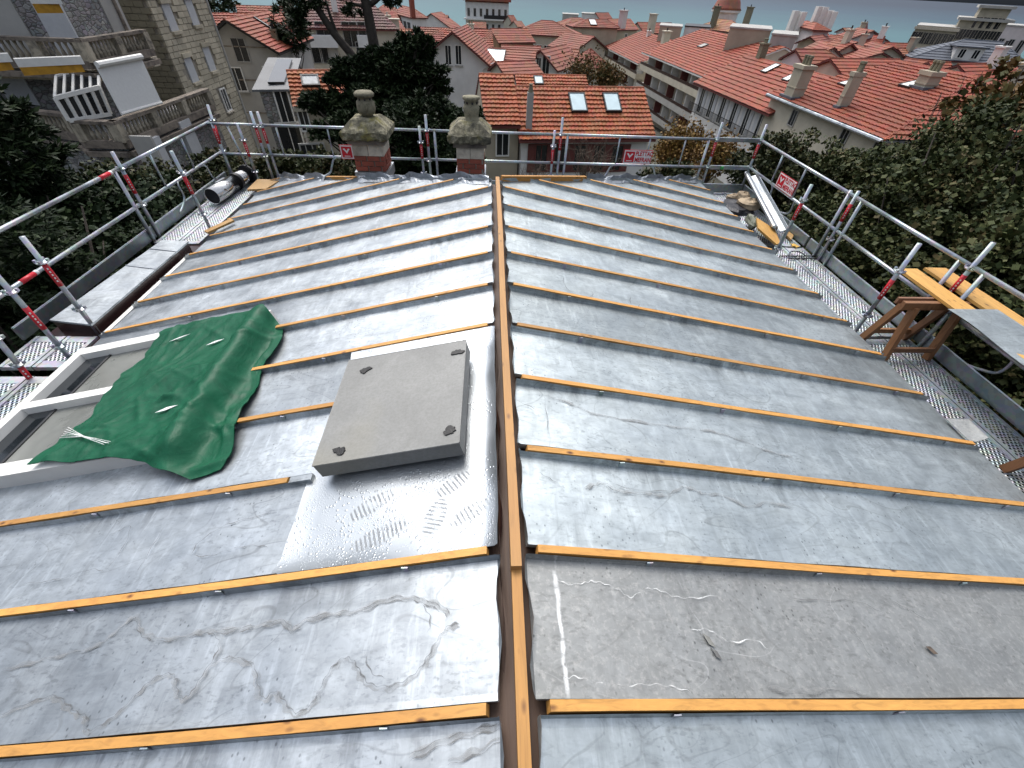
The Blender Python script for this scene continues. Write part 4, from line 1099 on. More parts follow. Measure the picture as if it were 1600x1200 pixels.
# dark conifer and shrubs at left
def conifer(label, c, R, n, size=.115, leaf=L_CON, nclump=150, spread=.18):
    return tree('conifer_tree', label, 'tree', gnd(c), [(c, R), (c+V(0, 0, -R[2]*1.4), V(*R)*1.2)], n, size, leaf, 'needle', None, .2, 10, None, nclump, spread, .45)
c = atD(-35, 255, 12.5)
conifer('dark green conifer at the left edge in front of the villa', c, (1.1, 1.4, 1.25), 70000)
c = atD(-40, 430, 8.6); c = V(min(c[0], -7.4), c[1], c[2])
conifer('dark conifer boughs just outside the left scaffold', c, (1.3, 2.0, 1.5), 60000, .09)
GS = 'dark shrubs below the left guard rail'
for (px, D, R, lb, n) in (((95, 345), 15.5, (1.7, 1.8, 1.1), 'brown green shrub under the villa terrace', 26000),
                          ((190, 332), 15, (1.6, 1.8, 1.1), 'dark shrub behind the left guard rail at its middle', 26000),
                          ((290, 312), 15.5, (1.5, 1.7, 1.0), 'shrub near the far left scaffold corner', 24000),
                          ((150, 410), 11.5, (1.6, 2.4, 1.3), 'very dark shrub close under the left toe board', 34000),
                          ((40, 510), 9.2, (1.1, 2.0, 1.3), 'dark shrub at the left edge below the near posts', 26000),
                          ((225, 365), 12.6, (1.5, 2.0, 1.2), 'dense dark shrub beside the flue pipe end', 28000)):
    c = atD(*px, D); X = -5.8-R[0]*1.2
    if c[0] > X: c = CP+(c-CP)*((X-CP[0])/(c[0]-CP[0]))
    tree('shrub', lb, 'shrub', gnd(c), [(c, R), (c+V(0, 0, -R[2]*1.2), V(*R)*1.1)], int(n*1.3), .075, L_HEDGE if px[1] < 350 else L_CON, nclump=140, spread=.2, group=GS)
# hedge behind the far scaffold
GH = 'bushes behind the far guard rail'
for (x, y, D, R, lb) in ((425, 275, 15.5, (1.0, .9, .7), 'green bush behind the far rail at its left end'), (470, 275, 16, (1.0, .9, .7), 'green and brown bush right of the paired posts'), (520, 275, 15.5, (1.0, .9, .7), 'green bush beside the left chimney'),
                         (345, 280, 17, (.9, .9, .9), 'leafy bush on the far left corner'), (1040, 292, 17, (1.0, .9, .8), 'low green bush below the autumn tree')):
    c = atD(x, y, D)
    tree('bush', lb, 'bush', gnd(c), [(c, R), (c+V(0, 0, -1.0), R)], 12000, .09, L_HEDGE, nclump=70, spread=.28, group=GH, trunk_r=.07)

# big cypress and pine in the centre
def cypress(label, crowns, n, size):
    base = gnd(crowns[0][0])
    return tree('cypress_tree', label, 'tree', base, crowns, n, size, L_CON, 'needle', None, .3, 10, None, 90, .17, .34, .3)
cw = lambda x, y, D, *R: (atD(x, y, D), R)
cypress('large spreading dark cypress with ragged layered boughs', [cw(612, 100, 26, 1.5, 1.4, .8), cw(636, 114, 25.5, 1.5, 1.4, .7), cw(575, 118, 26, 1.6, 1.4, .8), cw(600, 148, 25, 2.2, 1.8, .8), cw(530, 160, 25.5, 1.5, 1.3, .45), cw(664, 74, 26, .45, .5, .6), cw(645, 72, 26, .8, .9, .6), cw(590, 185, 25, 2.4, 1.6, .8), cw(500, 152, 25.5, .9, .7, .2), cw(485, 162, 25.5, .6, .5, .14), cw(540, 100, 26, .7, .7, .26), cw(682, 108, 25, .55, .5, .13), cw(680, 126, 25, .65, .6, .15), cw(686, 142, 25, .6, .5, .14), cw(528, 122, 26, .8, .6, .2)], 150000, .17)
cypress('lower dark cypress filling the space between the chimneys', [cw(700, 190, 22, 1.1, 1.2, .8), cw(660, 195, 21, 1.7, 1.6, 1.2), cw(635, 235, 20, 2.0, 1.7, 1.6), cw(695, 240, 20.5, 1.8, 1.6, 1.5), cw(560, 200, 23, 1.6, 1.2, .7), cw(738, 190, 22, .5, .6, .7), cw(520, 205, 23, 1.0, .9, .4)], 110000, .15)
# stone pine: two leaning trunks with sparse tufts
pn = thing('pine_tree', 'tall pine with two dark leaning trunks above the cypress', 'tree', gnd(atD(596, 160, 27)))
m = MB()
D0 = 27
tk = lambda pts, r0, r1: m.tube([atD(x, y, D0) for x, y in pts], r0, 8, r1)
tk([(604, 190), (594, 120), (586, 80), (573, 10), (566, -20), (560, -60)], .32, .16)
tk([(604, 190), (575, 118), (545, 80), (520, 50), (502, 22), (483, -5), (470, -30)], .24, .12)
tk([(573, 10), (586, 2), (600, -10), (618, -20)], .13, .06); tk([(573, 12), (560, 8), (545, 4)], .09, .04)
tk([(536, 70), (524, 48), (516, 25), (507, -5)], .11, .05); tk([(545, 80), (532, 60)], .08, .05); tk([(502, 22), (488, 12), (470, 12)], .06, .03); tk([(604, 190), (600, 260)], .34, .4)
m.build('trunk', BARK, pn, smooth=True)
q = [leaf_quads(atD(x, y, D0), (r, r, r*.6), int(n*1.6), .15, 'needle', 10, .4, .5, .2) for x, y, r, n in ((463, 38, .5, 500), (478, 14, .5, 500), (466, 22, .35, 300), (545, 12, .4, 200), (556, 20, .25, 120), (610, -2, .5, 500), (500, 4, .35, 250), (520, -14, .5, 400), (455, 2, .5, 400), (545, -22, .7, 600), (590, -24, .8, 700))]
fast_mesh('crown', np.concatenate(q), 4, L_CON, pn)
c = atD(452, 42, 60)
tree('tree', 'small dark tree beside the grey house chimney', 'tree', gnd(c), [(c, (1.6, 1.6, 2.2))], 2500, .35, L_CON, 'needle', nclump=40)
c = atD(332, 12, 130)
tree('tree', 'dark far tree at the corner of the tall stone block', 'tree', gnd(c), [(c, (5, 5, 5))], 3500, .8, L_CON, 'needle', nclump=50)

# bare and autumn trees at centre right
def bare_tree(label, base_px, D, spread, height, nb, leafn=0, leaf=None, lsize=.16, rad=.05):
    b = atD(*base_px, D); g = gnd(b)
    root = thing('bare_tree', label, 'tree', g); m = MB(); tips = []
    st = V(b[0], b[1], b[2])
    m.tube([g, st], rad*1.6, 6, rad)
    for k in range(nb):
        d = nrm(V(rng.normal()*spread, rng.normal()*spread*.7, height*rng.uniform(.6, 1.1))); L = height*rng.uniform(.6, 1.15)
        mid = st+d*L*.5+rng.normal(size=3)*.12*height; e_ = st+d*L+rng.normal(size=3)*.1*height
        m.tube([st-V(0, 0, rng.uniform(0, height*.3)), mid, e_], rad*.5, 4, rad*.14); tips.append(e_)
        for j in range(4):
            p = mid+(e_-mid)*rng.uniform(0, .9); t = p+nrm(rng.normal(size=3)+V(0, 0, .7))*height*.28
            m.tube([p, t], rad*.22, 3, rad*.1, cap=False); tips.append(t)
    m.build('branches', TWIG, root)
    if leafn:
        tp = np.array(tips); k = rng.integers(0, len(tp), leafn)
        P = tp[k]+rng.normal(size=(leafn, 3))*height*.14
        t = nrm_rows(rng.normal(size=(leafn, 3))); bb = nrm_rows(np.cross(t, rng.normal(size=(leafn, 3)))); s = lsize*rng.uniform(.6, 1.3, (leafn, 1))
        fast_mesh('crown', np.stack([P, P+t*s*.5+bb*s*.5, P+t*s, P+t*s*.5-bb*s*.5], 1), 4, leaf, root)
bare_tree('leafless shrub with fine upright twigs before the white front house', (915, 290), 19, .6, 1.7, 60, rad=.03)
bare_tree('second leafless shrub with thin twigs left of the first', (835, 292), 18.5, .5, 1.1, 34, rad=.025)
bare_tree('autumn tree with brown leaves beside the apartment row', (1050, 275), 24, .55, 1.75, 44, 7000, L_AUT, .11, rad=.045)
bare_tree('autumn tree with reddish leaves next to the scaffold corner', (1105, 280), 20, .45, 1.2, 34, 3400, L_AUT, .10, rad=.035)
bare_tree('yellowing tree standing behind the front red roof', (905, 150), 60, .8, 3.1, 44, 1900, L_BRN, .22, .07)
bare_tree('second yellowing tree against the apartment row', (945, 150), 58, .7, 2.4, 40, 3000, L_BRN, .22, .06)

# ------------------------------------------------------------------ the zinc roof under repair
Y0, SP = .28, .6096
SR, SL = .200, .240            # slopes right and left
EZ = {1: 4.20, -1: 4.45}       # eave x
RIDGE_END = 6.05
def hip_y(x): return RIDGE_END+.685*abs(x)
def rp(x, y, h=0.0):           # a point on the roof surface, h above it
    s = SR if x >= 0 else SL
    n = nrm(V(s if x >= 0 else -s, 0, 1))
    return V(x, y, -s*abs(x)) + n*h
def curl(pts, n=6):
    """smooth a polyline (Catmull-Rom)"""
    pts = [np.asarray(p, float) for p in pts]; P_ = [pts[0]]+pts+[pts[-1]]; out = []
    for i in range(1, len(P_)-2):
        for k in range(n):
            t = k/n; a, b, c, d = P_[i-1], P_[i], P_[i+1], P_[i+2]
            out.append(.5*((2*b)+(c-a)*t+(2*a-5*b+4*c-d)*t*t+(3*b-a-3*c+d)*t**3))
    return out+[pts[-1]]
roof = thing('zinc_roof', 'grey standing zinc roof with yellow wooden battens still uncovered', 'roof', V(0, 3, -1.2))
# timber deck below the zinc and the house under it
m = MB()
hy = lambda x: hip_y(x)-.02
m.prism([V(0, -1.6, -.035), V(0, hy(0), -.035), V(4.15, hy(4.15), -.865), V(4.15, -1.6, -.865)], (0, 0, -.1))
m.prism([V(0, -1.6, -.035), V(-4.40, -1.6, -1.09), V(-4.40, hy(4.4), -1.09), V(0, hy(0), -.035)], (0, 0, -.1))
m.build('roof_boards', mat_wood('dark_boards', (.07, .04, .025), 1, .2), roof)
MB().prism([V(0, RIDGE_END, -.05), V(4.15, hy(4.15), -.87), V(2.6, 9.0, -1.5), V(-2.8, 9.0, -1.6), V(-4.4, hy(4.4), -1.10)], (0, 0, -.08)).build('hip_end', Z_SIDE, roof)
MB().prism([V(-4.1, -3, -14), V(3.9, -3, -14), V(3.9, 8.6, -14), V(-4.1, 8.6, -14)], (0, 0, 12.0)).build('wall', CREAM_W, roof)
wob = lambda x, y: .6*(.006*math.sin(2.1*x+1.3*y+.5)+.005*math.sin(5.3*x-2.2*y)+.004*math.sin(3.1*y*2+x))
def panel(side, n, mat, x_in=None, x_out=None, nx=30):
    ya, yb = Y0+SP*n+.024, Y0+SP*(n+1)-.024
    prof = [(ya, .047), (ya, .02), (ya+.006, .002)] + [(ya+(yb-ya)*t, 0) for t in (.06, .2, .35, .5, .65, .8, .94)] + [(yb-.006, .002), (yb, .02), (yb, .047)]
    rows = []
    for (y, h) in prof:
        xi = .07 if x_in is None else x_in
        if y > RIDGE_END-.02: xi = max(xi, (y-RIDGE_END)/.685+.05)
        xo = EZ[side] if x_out is None else x_out
        row = []
        edge = h > .01
        for i in range(nx+1):
            t = i/nx; x = xi+(xo-xi)*t
            q = rp(side*x, y, h + (0 if edge else wob(x*side, y+n)) + (.004*math.sin(x*9+n*2+y) if edge else 0))
            row.append(q)
        # upturned, slightly wavy top edge along the ridge or hip
        up = .045+.012*math.sin(y*13+n)
        a = rp(side*(xi-.012), y, up+h*.3) + V(-side*.012*math.sin(y*17+side), 0, 0)
        if x_in is None: row.insert(0, a)
        if x_out is None: row.append(rp(side*(xo+.012), y, h*.4)+V(0, 0, -.045))
        rows.append(row)
    P = np.array(rows)
    if side < 0: P = P[:, ::-1]
    MB().grid(P).build('zinc_panel', mat, roof, smooth=False)
for n in range(-2, 15):
    if Y0+SP*n+.1 > hip_y(4.2)-.3: continue
    panel(1, n, Z_OLD if n == 0 else Z_RIGHT)
    if n in (1, 2, 3): panel(-1, n, Z_LEFT, x_in=1.19)
    else: panel(-1, n, Z_LEFT)
# battens
def batten(side, n, x0, x1, w=.037, h=.054):
    y = Y0+SP*n; m = MB(); rows = []
    k = max(3, int((x1-x0)/.25)); j = random.uniform(-1, 1)
    for i in range(k+1):
        x = x0+(x1-x0)*i/k; dy = .004*math.sin(x*1.9+n*2.3+j*3)
        rows.append([rp(side*x, y-w*.56+dy, .0), rp(side*x, y-w/2+dy, h), rp(side*x, y+w/2+dy, h), rp(side*x, y+w*.56+dy, .0)])
    P = np.array(rows); m.grid(P)
    b = len(m.v)-4
    m.f += [(0, 1, 2, 3), (b+3, b+2, b+1, b)]
    return m.build('batten', W_BATX, roof)
clip_src = None
def clips(side, n, xs):
    global clip_src
    for x in xs:
        q = rp(side*x, Y0+SP*n-.029, .022)
        if clip_src is None:
            clip_src = MB().box(V(0, 0, 0), (.03, .005, .048)).build('clip', GALV, roof, loc=V(0, 0, 0)); clip_src.location = tuple(q-root_loc(roof))
        else: copy_of(clip_src, roof, q)
for n in range(-2, 15):
    y = Y0+SP*n; xs = max(.10, (y-RIDGE_END)/.685+.12 if y > RIDGE_END-.1 else 0)
    if xs < 4.0: batten(1, n, xs+.02*random.random(), EZ[1]-.07); clips(1, n, [xs+.5+1.05*k+.1*random.random() for k in range(4) if xs+.5+1.05*k < 4.0])
    xl = xs; xo = EZ[-1]-.08
    if n == 2: xl = 1.33
    if n == 3: xl, xo = 1.20, 1.95
    if n == 4: xo = 2.10
    if n == 5: xo = 2.12
    if xl < 4.2:
        batten(-1, n, xl+.01, xo); clips(-1, n, [xl+.4+.92*k+.1*random.random() for k in range(5) if xl+.4+.92*k < xo-.2])
# ridge beams: the long upper one, and the lower one close to the camera
def ridge_beam(y0, y1, w, z0, z1, dx):
    m = MB(); rows = []
    k = int((y1-y0)/.3)+1
    for i in range(k+1):
        y = y0+(y1-y0)*i/k; j = .004*math.sin(y*1.7)
        rows.append([V(dx-w/2+j, y, z0), V(dx-w/2+j, y, z1), V(dx+w/2+j, y, z1), V(dx+w/2+j, y, z0)])
    m.grid(np.array(rows)); b = len(m.v)-4; m.f += [(0, 1, 2, 3), (b+3, b+2, b+1, b)]
    return m.build('ridge_beam', W_RIDGE, roof)
ridge_beam(.80, RIDGE_END+.02, .050, -.02, .055, .012)
ridge_beam(-1.4, .84, .048, -.05, .012, .014)
# hip battens and crumpled hip flashings at the far end
def hip_bar(x0, x1, name, mat, w, h, off):
    a, b = rp(x0, hip_y(x0), off), rp(x1, hip_y(x1), off); MB().bar(a, b, w, h).build(name, mat, roof)
hip_bar(.06, 1.42, 'hip_batten', W_RIDGE, .05, .07, .04)
hip_bar(-2.36, -3.0, 'hip_batten', W_RIDGE, .05, .05, .03)
def hip_flash(x0, x1):
    rows = []
    for i in range(41):
        x = x0+(x1-x0)*i/40; y = hip_y(x)+.03; jig = .02*math.sin(x*9)+.012*math.sin(x*23)
        rows.append([rp(x, y-.16+jig, .006), rp(x, y-.02, .02+abs(jig)), rp(x, y+.01, .085+jig*1.3), rp(x, y+.04, .075+jig)])
    MB().grid(np.array(rows)).build('hip_flashing', Z_SIDE, roof)
hip_flash(-.1, -2.3); hip_flash(-3.05, -4.3); hip_flash(1.45, 4.1)
# white eave strip at left
m = MB(); m.bar(V(-4.47, 3.95, -1.075), V(-4.47, 5.9, -1.075), .05, .03)
m.build('eave_strip', WHITE_P, roof)
# --- the new shiny sheet below the slab
rows = []
for i in range(19):
    y = .912+(2.695-.912)*i/18; row = []
    for j in range(17):
        x = -1.225+(1.225-.075)*j/16
        h = .010+.006*math.sin(3*x+2*y)+.004*math.sin(7*y-4*x)
        if j == 0: h += .012*abs(math.sin(i*.9))
        if i in (0, 18): h = .046
        row.append(rp(x, y, h))
    row.append(rp(-.055, y, .05+.014*math.sin(y*9)+.01*math.sin(y*21)))
    rows.append(row)
MB().grid(np.array(rows)).build('new_zinc_sheet', Z_NEW, roof, smooth=True, label='bright new wet zinc sheet with boot prints')
MB().bar(rp(-1.19, Y0+SP*2, .022), rp(-1.335, Y0+SP*2, .022), .05, .04).build('zinc_patch', Z_LEFT, roof)
rows = [[rp(-.05+.01*math.sin(i), .4+i*.09, .0), rp(-.046+.008*math.sin(i*.7), .4+i*.09, .05+.012*math.sin(i*.8))] for i in range(26)]
MB().grid(np.array(rows)).build('dark_underlay', BROWN_P, roof)

# dried puddle outlines on the nearest sheets: thin films of dirt following the old water's edge
def water_mark(pts, w, mat, name='water_mark', h=.0075, off=0.0):
    P_ = [onplane(x, y, (0, 0, h), (SR if pts[0][0] > 795 else -SL, 0, 1)) for x, y in pts]
    P_ = curl(P_, 7); n_ = nrm(V(SR if pts[0][0] > 795 else -SL, 0, 1)); L_, R_ = [], []
    for i, p in enumerate(P_):
        d = nrm(P_[min(i+1, len(P_)-1)]-P_[max(i-1, 0)]); s = np.cross(n_, d)
        ww = w*(.55+.45*math.sin(i*.9+pts[0][0])+.3*math.sin(i*.37)); ww = max(ww, w*.25)*(min(1, i/4+.15, (len(P_)-1-i)/4+.15))
        c = p+s*(off+.004*math.sin(i*1.3)); L_.append(c-s*ww/2); R_.append(c+s*ww/2)
    g = np.array([L_, R_]); MB().grid(g).build(name, mat, roof)
LINES = [
 ([(2, 1050), (40, 1041), (100, 1026), (150, 1012), (180, 990), (203, 970), (212, 968), (217, 988), (235, 1000), (270, 1001), (310, 992), (330, 990), (342, 1003), (335, 1026), (315, 1056), (300, 1080), (287, 1090), (278, 1081), (275, 1060), (265, 1052), (240, 1060), (215, 1082), (185, 1112), (160, 1131), (136, 1141), (136, 1120), (120, 1113), (105, 1100), (85, 1087), (50, 1096), (2, 1116)], 1),
 ([(338, 991), (370, 987), (402, 982), (438, 975), (455, 988), (478, 973), (520, 963), (560, 959), (600, 942), (640, 938), (662, 943), (690, 956), (702, 966)], 2),
 ([(720, 973), (702, 977), (686, 995), (670, 1022), (655, 1045), (630, 1064), (600, 1072), (575, 1066), (562, 1048), (551, 1031), (536, 1028), (516, 1046), (500, 1075), (486, 1100), (462, 1113), (445, 1096), (430, 1080), (412, 1091), (403, 1070), (397, 1040), (372, 1028), (348, 1028), (330, 1038)], 1),
 ([(660, 945), (672, 965), (668, 990)], 0), ([(570, 1022), (580, 1050), (605, 1060)], 0),
 ([(300, 868), (330, 868), (360, 858), (395, 852), (420, 855)], 0), ([(300, 866), (310, 848), (345, 824), (380, 812), (430, 800)], 0), ([(165, 893), (195, 850), (203, 822), (188, 828), (172, 835)], 0), ([(215, 893), (240, 850), (262, 815)], 0), ([(40, 912), (90, 905), (140, 890), (160, 892)], 0),
 ([(640, 1190), (690, 1165), (740, 1150), (785, 1138)], 2), ([(700, 1195), (745, 1180), (785, 1155)], 1),
 ([(806, 625), (832, 637), (848, 646)], 0), ([(850, 617), (888, 630), (930, 648), (1000, 661), (1060, 669), (1110, 675), (1150, 686), (1200, 706), (1240, 716)], 1), ([(850, 618), (856, 660), (860, 700)], 0),
 ([(915, 765), (930, 759), (945, 757), (965, 768), (1000, 772), (1020, 774), (1045, 776), (1068, 763), (1088, 768), (1100, 774), (1130, 776), (1170, 794), (1200, 787), (1240, 796)], 1), ([(960, 757), (1000, 766), (1060, 767)], 0), ([(842, 738), (860, 748), (876, 758)], 0),
 ([(985, 552), (1010, 560), (1040, 564), (1090, 568)], 0), ([(880, 432), (884, 448), (905, 463), (925, 462), (924, 450)], 0), ([(985, 462), (986, 476), (995, 482), (1000, 472)], 0),
 ([(1230, 935), (1290, 938), (1340, 940), (1380, 958)], 0), ([(1330, 975), (1350, 1010), (1363, 1032)], 0), ([(1395, 940), (1425, 955), (1470, 985), (1500, 1025)], 0), ([(1200, 1078), (1260, 1085), (1320, 1080), (1360, 1092)], 1)]
for pts, k in LINES:
    water_mark(pts, .0055 if k == 0 else .007, STAIN)
    if k: water_mark(pts, .024 if k == 1 else .034, STAIN2, 'water_mark_band', .0068, .011)
    if k == 2: water_mark(pts, .004, STAIN, 'water_mark', .0078, .018)
for pts in ([(862, 898), (885, 912), (910, 911), (925, 908), (945, 912), (968, 922), (985, 933), (1010, 920), (1030, 922), (1055, 932), (1085, 934), (1125, 930)], [(880, 1061), (900, 1057), (930, 1066), (970, 1072), (1015, 1069), (1050, 1073), (1080, 1081)], [(1080, 985), (1105, 983), (1125, 995), (1145, 1003), (1180, 1000), (1200, 1015)]):
    water_mark(pts, .0055, STAINW, 'lime_mark')
# two old marks on the weathered panel
for (px, py, w, l, mt, an) in ((1108, 1001, .03, .075, 'stain_grey', .9), (1120, 1022, .024, .06, 'stain_dark', .9), (1456, 1016, .035, .06, 'stain_brown', .6)):
    q = onplane(px, py, (0, 0, .006), (SR, 0, 1)); n_ = nrm(V(SR, 0, 1)); e1 = nrm(V(math.cos(an), -math.sin(an), -SR*math.cos(an))); e2 = np.cross(n_, e1)
    MB().prism([q-e1*l/2, q-e2*w/2+e1*l*.1, q+e1*l/2, q+e2*w/2-e1*l*.1], n_*.0015).build('old_mark', simple(mt, {'stain_grey': (.21, .21, .19), 'stain_dark': (.13, .13, .125), 'stain_brown': (.10, .075, .055)}[mt], .7, 0, .4, 30), roof)
# ------------------------------------------------------------------ slab-like hatch cover on the roof
hc = thing('hatch_cover', 'square grey capped hatch cover with four black tar spots', 'hatch cover', rp(-.66, 1.9, 0))
c4 = [V(-1.105, 1.475), V(-.24, 1.475), V(-.235, 2.405), V(-1.115, 2.42)]
top = [rp(p[0], p[1], .175) for p in c4]; bot = [rp(p[0], p[1], .055) for p in c4]
nL_ = nrm(V(-SL, 0, 1))
MB().add(bot+top, [(3, 2, 1, 0), (4, 5, 6, 7), (0, 1, 5, 4), (1, 2, 6, 5), (2, 3, 7, 6), (3, 0, 4, 7)]).build('cover', CONC, hc)
m = MB()
for i in range(4):
    a, b = top[i]*.999+bot[i]*.001, top[(i+1) % 4]; m.tube([a-nL_*.004, b-nL_*.004], .006, 6)
m.build('folded_edge', CONC, hc)
MB().prism([rp(-1.02, 1.56, .0), rp(-.33, 1.56, 0), rp(-.33, 2.32, 0), rp(-1.02, 2.32, 0)], nL_*.06).build('curb', Z_SIDE, hc)
for k, (px, py) in enumerate(((571, 579), (715, 551), (531, 705), (703, 673))):
    q = onplane(px, py, top[0], nL_)
    poly = []
    e1 = nrm(V(1, 0, -SL*-1)); e1 = nrm(top[1]-top[0]); e2 = np.cross(nL_, e1)
    for j in range(26):
        an = 2*math.pi*j/26; r = .034*(1+.20*math.sin(2*an+k*1.7)+.16*math.sin(3*an+k*2.9)+.13*math.sin(7*an+k)+random.uniform(-.1, .1))
        poly.append(q+e1*r*math.cos(an)*1.15+e2*r*math.sin(an)*.8)
    MB().prism(poly, nL_*.008).build('tar_spot', TAR, hc)

# ------------------------------------------------------------------ skylight with white frame (left)
sk = thing('skylight', 'long white framed skylight with dusty panes sunk in the left slope', 'skylight', rp(-3.2, 2.7, 0))
def sbar(x0, y0, x1, y1, w, h0=-.02, h1=.13):
    a, b = rp(x0, y0, (h0+h1)/2), rp(x1, y1, (h0+h1)/2)
    d = nrm(b-a); up = nL_ - d*(nL_ @ d)
    MB().box((a+b)/2, (np.linalg.norm(b-a), w, h1-h0), (d, nrm(np.cross(up, d)), nrm(up))).build('frame_bar', WHITE_P, sk)
sbar(-4.24, 1.88, -4.24, 3.52, .11)
sbar(-2.25, 1.88, -2.25, 3.52, .11)
sbar(-4.185, 3.46, -2.305, 3.46, .12); sbar(-4.185, 2.70, -2.305, 2.70, .09); sbar(-4.185, 1.94, -2.305, 1.94, .13)
pane_m = NT('dusty_pane'); _n = pane_m.noise(2.2, 5, .6, .5)
PANE = pane_m.out(pane_m.ramp(_n, [(.3, (.13, .135, .12)), (.7, (.23, .235, .215))]), pane_m.rng(_n, .3, .7, .18, .5), 0)
for y0, y1 in ((1.99, 2.655), (2.745, 3.40)):
    MB().prism([rp(-4.18, y0, .045), rp(-2.31, y0, .045), rp(-2.31, y1, .045), rp(-4.18, y1, .045)], nL_*.012).build('pane', PANE, sk)
    MB().prism([rp(-4.18, y0, .06), rp(-3.92, y0, .06), rp(-3.92, y1, .06), rp(-4.18, y1, .06)], nL_*.004).build('lower_pane', GLASS, sk)
    MB().bar(rp(-3.91, y0, .062), rp(-3.91, y1, .062), .02, .012).build('glazing_bead', BLACKM, sk)

# ------------------------------------------------------------------ green tarpaulin draped over it
outline_l = [(1.60, -3.36), (1.78, -3.40), (2.1, -3.36), (2.35, -3.30), (2.62, -3.28), (2.95, -3.33), (3.2, -3.30), (3.45, -3.32), (3.74, -3.22)]
outline_r = [(1.60, -1.90), (1.78, -1.88), (2.0, -1.93), (2.3, -1.98), (2.62, -1.99), (2.95, -2.0), (3.2, -2.0), (3.45, -2.10), (3.74, -2.25)]
yl = [a for a, b in outline_l]; xl = [b for a, b in outline_l]; xr = [b for a, b in outline_r]
NXT, NYT = 84, 110
def hashn(x, y):
    return (math.sin(x*3.1+y*1.7)+.6*math.sin(x*7.3-y*4.1+1)+.45*math.sin(-x*5.0+y*9.7+2)+.3*math.sin(x*17+y*11)+.22*math.sin(x*29-y*21))*.4
rows = []
crs = [(rng.uniform(-3.3, -1.9), rng.uniform(1.7, 3.6), rng.uniform(0, math.pi), rng.uniform(.15, .5), rng.uniform(.5, 1.1)) for _ in range(64)]
def crease(x, y):
    h = 0
    for cx, cy, an, ln, am in crs:
        u = (x-cx)*math.cos(an)+(y-cy)*math.sin(an); v = -(x-cx)*math.sin(an)+(y-cy)*math.cos(an)
        if abs(u) < ln and abs(v) < .12: h += am*(1-(u/ln)**2)*max(0, 1-abs(v)/.042)**1.3
    return h
for i in range(NYT+1):
    row = []; s_ = i/NYT
    for j in range(NXT+1):
        t = j/NXT
        y0_ = np.interp(t, (0, .35, .62, .76, .88, 1), (1.90, 1.86, 1.80, 1.68, 1.63, 1.70)); y1_ = np.interp(t, (0, .5, .75, .9, 1), (3.70, 3.68, 3.66, 3.52, 3.32))
        y = y0_+(y1_-y0_)*s_ + .012*math.sin(t*17+s_*5)
        x0, x1 = np.interp(y, yl, xl)+.015*math.sin(y*19)+.01*math.sin(y*43), np.interp(y, yl, xr)+.02*math.sin(y*11)
        x = x0+(x1-x0)*t
        inx = 1/(1+math.exp(-(-2.16-x)/.022))                       # rises over the upper frame bar
        iny = 1/(1+math.exp(-(y-1.80)/.03))*1/(1+math.exp(-(3.58-y)/.03))
        bar = math.exp(-((x+2.25)/.10)**2)
        sup = .145*inx
        sag = -.04*inx*(abs(math.sin(math.pi*(y-1.94)/.76))**1.2)*(1-bar) if 1.9 < y < 3.5 else 0
        h = .03+sup*(.35+.65*iny)+sag+.05*bar+.012*hashn(x*1.6, y*1.5)+.015*crease(x, y)+.004*hashn(x*5, y*4+2)
        if t > .93: h = h*.7+.02*math.sin(y*7)+.02
        row.append(rp(x, y, max(h, .010)))
    rows.append(row)
P = np.array(rows)
Q = P - nL_*.006
m = MB(); m.grid(P); m.grid(Q[:, ::-1])
tarp = tag(m.build('tarpaulin', TARP, smooth=True), 'creased green tarpaulin draped over the top of the skylight', 'tarpaulin')
def on_tarp(px, py):
    d = ray(px, py); R_ = P.reshape(-1, 3)-CP; t = R_ @ d/(d @ d); dist = np.linalg.norm(R_-t[:, None]*d[None], axis=1)
    k = int(np.argmin(dist)); return P.reshape(-1, 3)[k]
for a, b, w in (((245, 647), (280, 633), .035), ((322, 541), (352, 531), .03), ((267, 536), (300, 524), .02)):
    p, q = on_tarp(*a), on_tarp(*b); mm = (p+q)/2; s = nrm(np.cross(q-p, nL_))
    MB().prism([p+nL_*.012, mm+s*w*.5+nL_*.014, q+nL_*.012, mm-s*w*.5+nL_*.014], nL_*.003).build('torn_patch', WHITE_S, tarp)
m = MB()
for k in range(7):
    a, b = on_tarp(92+k, 668+k), on_tarp(165+k*2, 698-k)
    m.tube([a+nL_*.02+V(0, .02*k-.06, 0), (a+b)/2+nL_*.035, b+nL_*.02], .0022, 4)
m.build('frayed_threads', WHITE_S, tarp, kind='stuff')

# ------------------------------------------------------------------ zinc topped box gutter and brown trough (left)
bx = thing('boxed_gutter', 'zinc topped box beside the left eave with a dark brown painted side', 'gutter box', V(-4.85, 4.95, -1.2))
ZB = -.965
bp = [atZ(77, 500, ZB), atZ(142, 507, ZB), atZ(294, 377, ZB), atZ(253, 375, ZB)]
MB().prism(bp, (0, 0, -.022)).build('zinc_top', Z_LEFT, bx)
cb = sum(bp)/4
MB().prism([cb+(q-cb)*.985-V(0, 0, .024) for q in bp], (0, 0, -.16)).build('brown_box', BROWN_P, bx)
for t0, t1 in ((.62, .60), (.86, .84)):
    a_, b_ = bp[0]+(bp[3]-bp[0])*t0, bp[1]+(bp[2]-bp[1])*t1
    MB().bar(a_+V(0, 0, .004), b_+V(0, 0, .004), .012, .01).build('zinc_seam', Z_SIDE, bx)
MB().prism([V(-5.15, 3.72, -1.12), V(-4.40, 3.72, -1.12), V(-4.30, 6.3, -1.12), V(-5.15, 6.3, -1.12)], (0, 0, -.04)).build('trough', BROWN_P, bx)

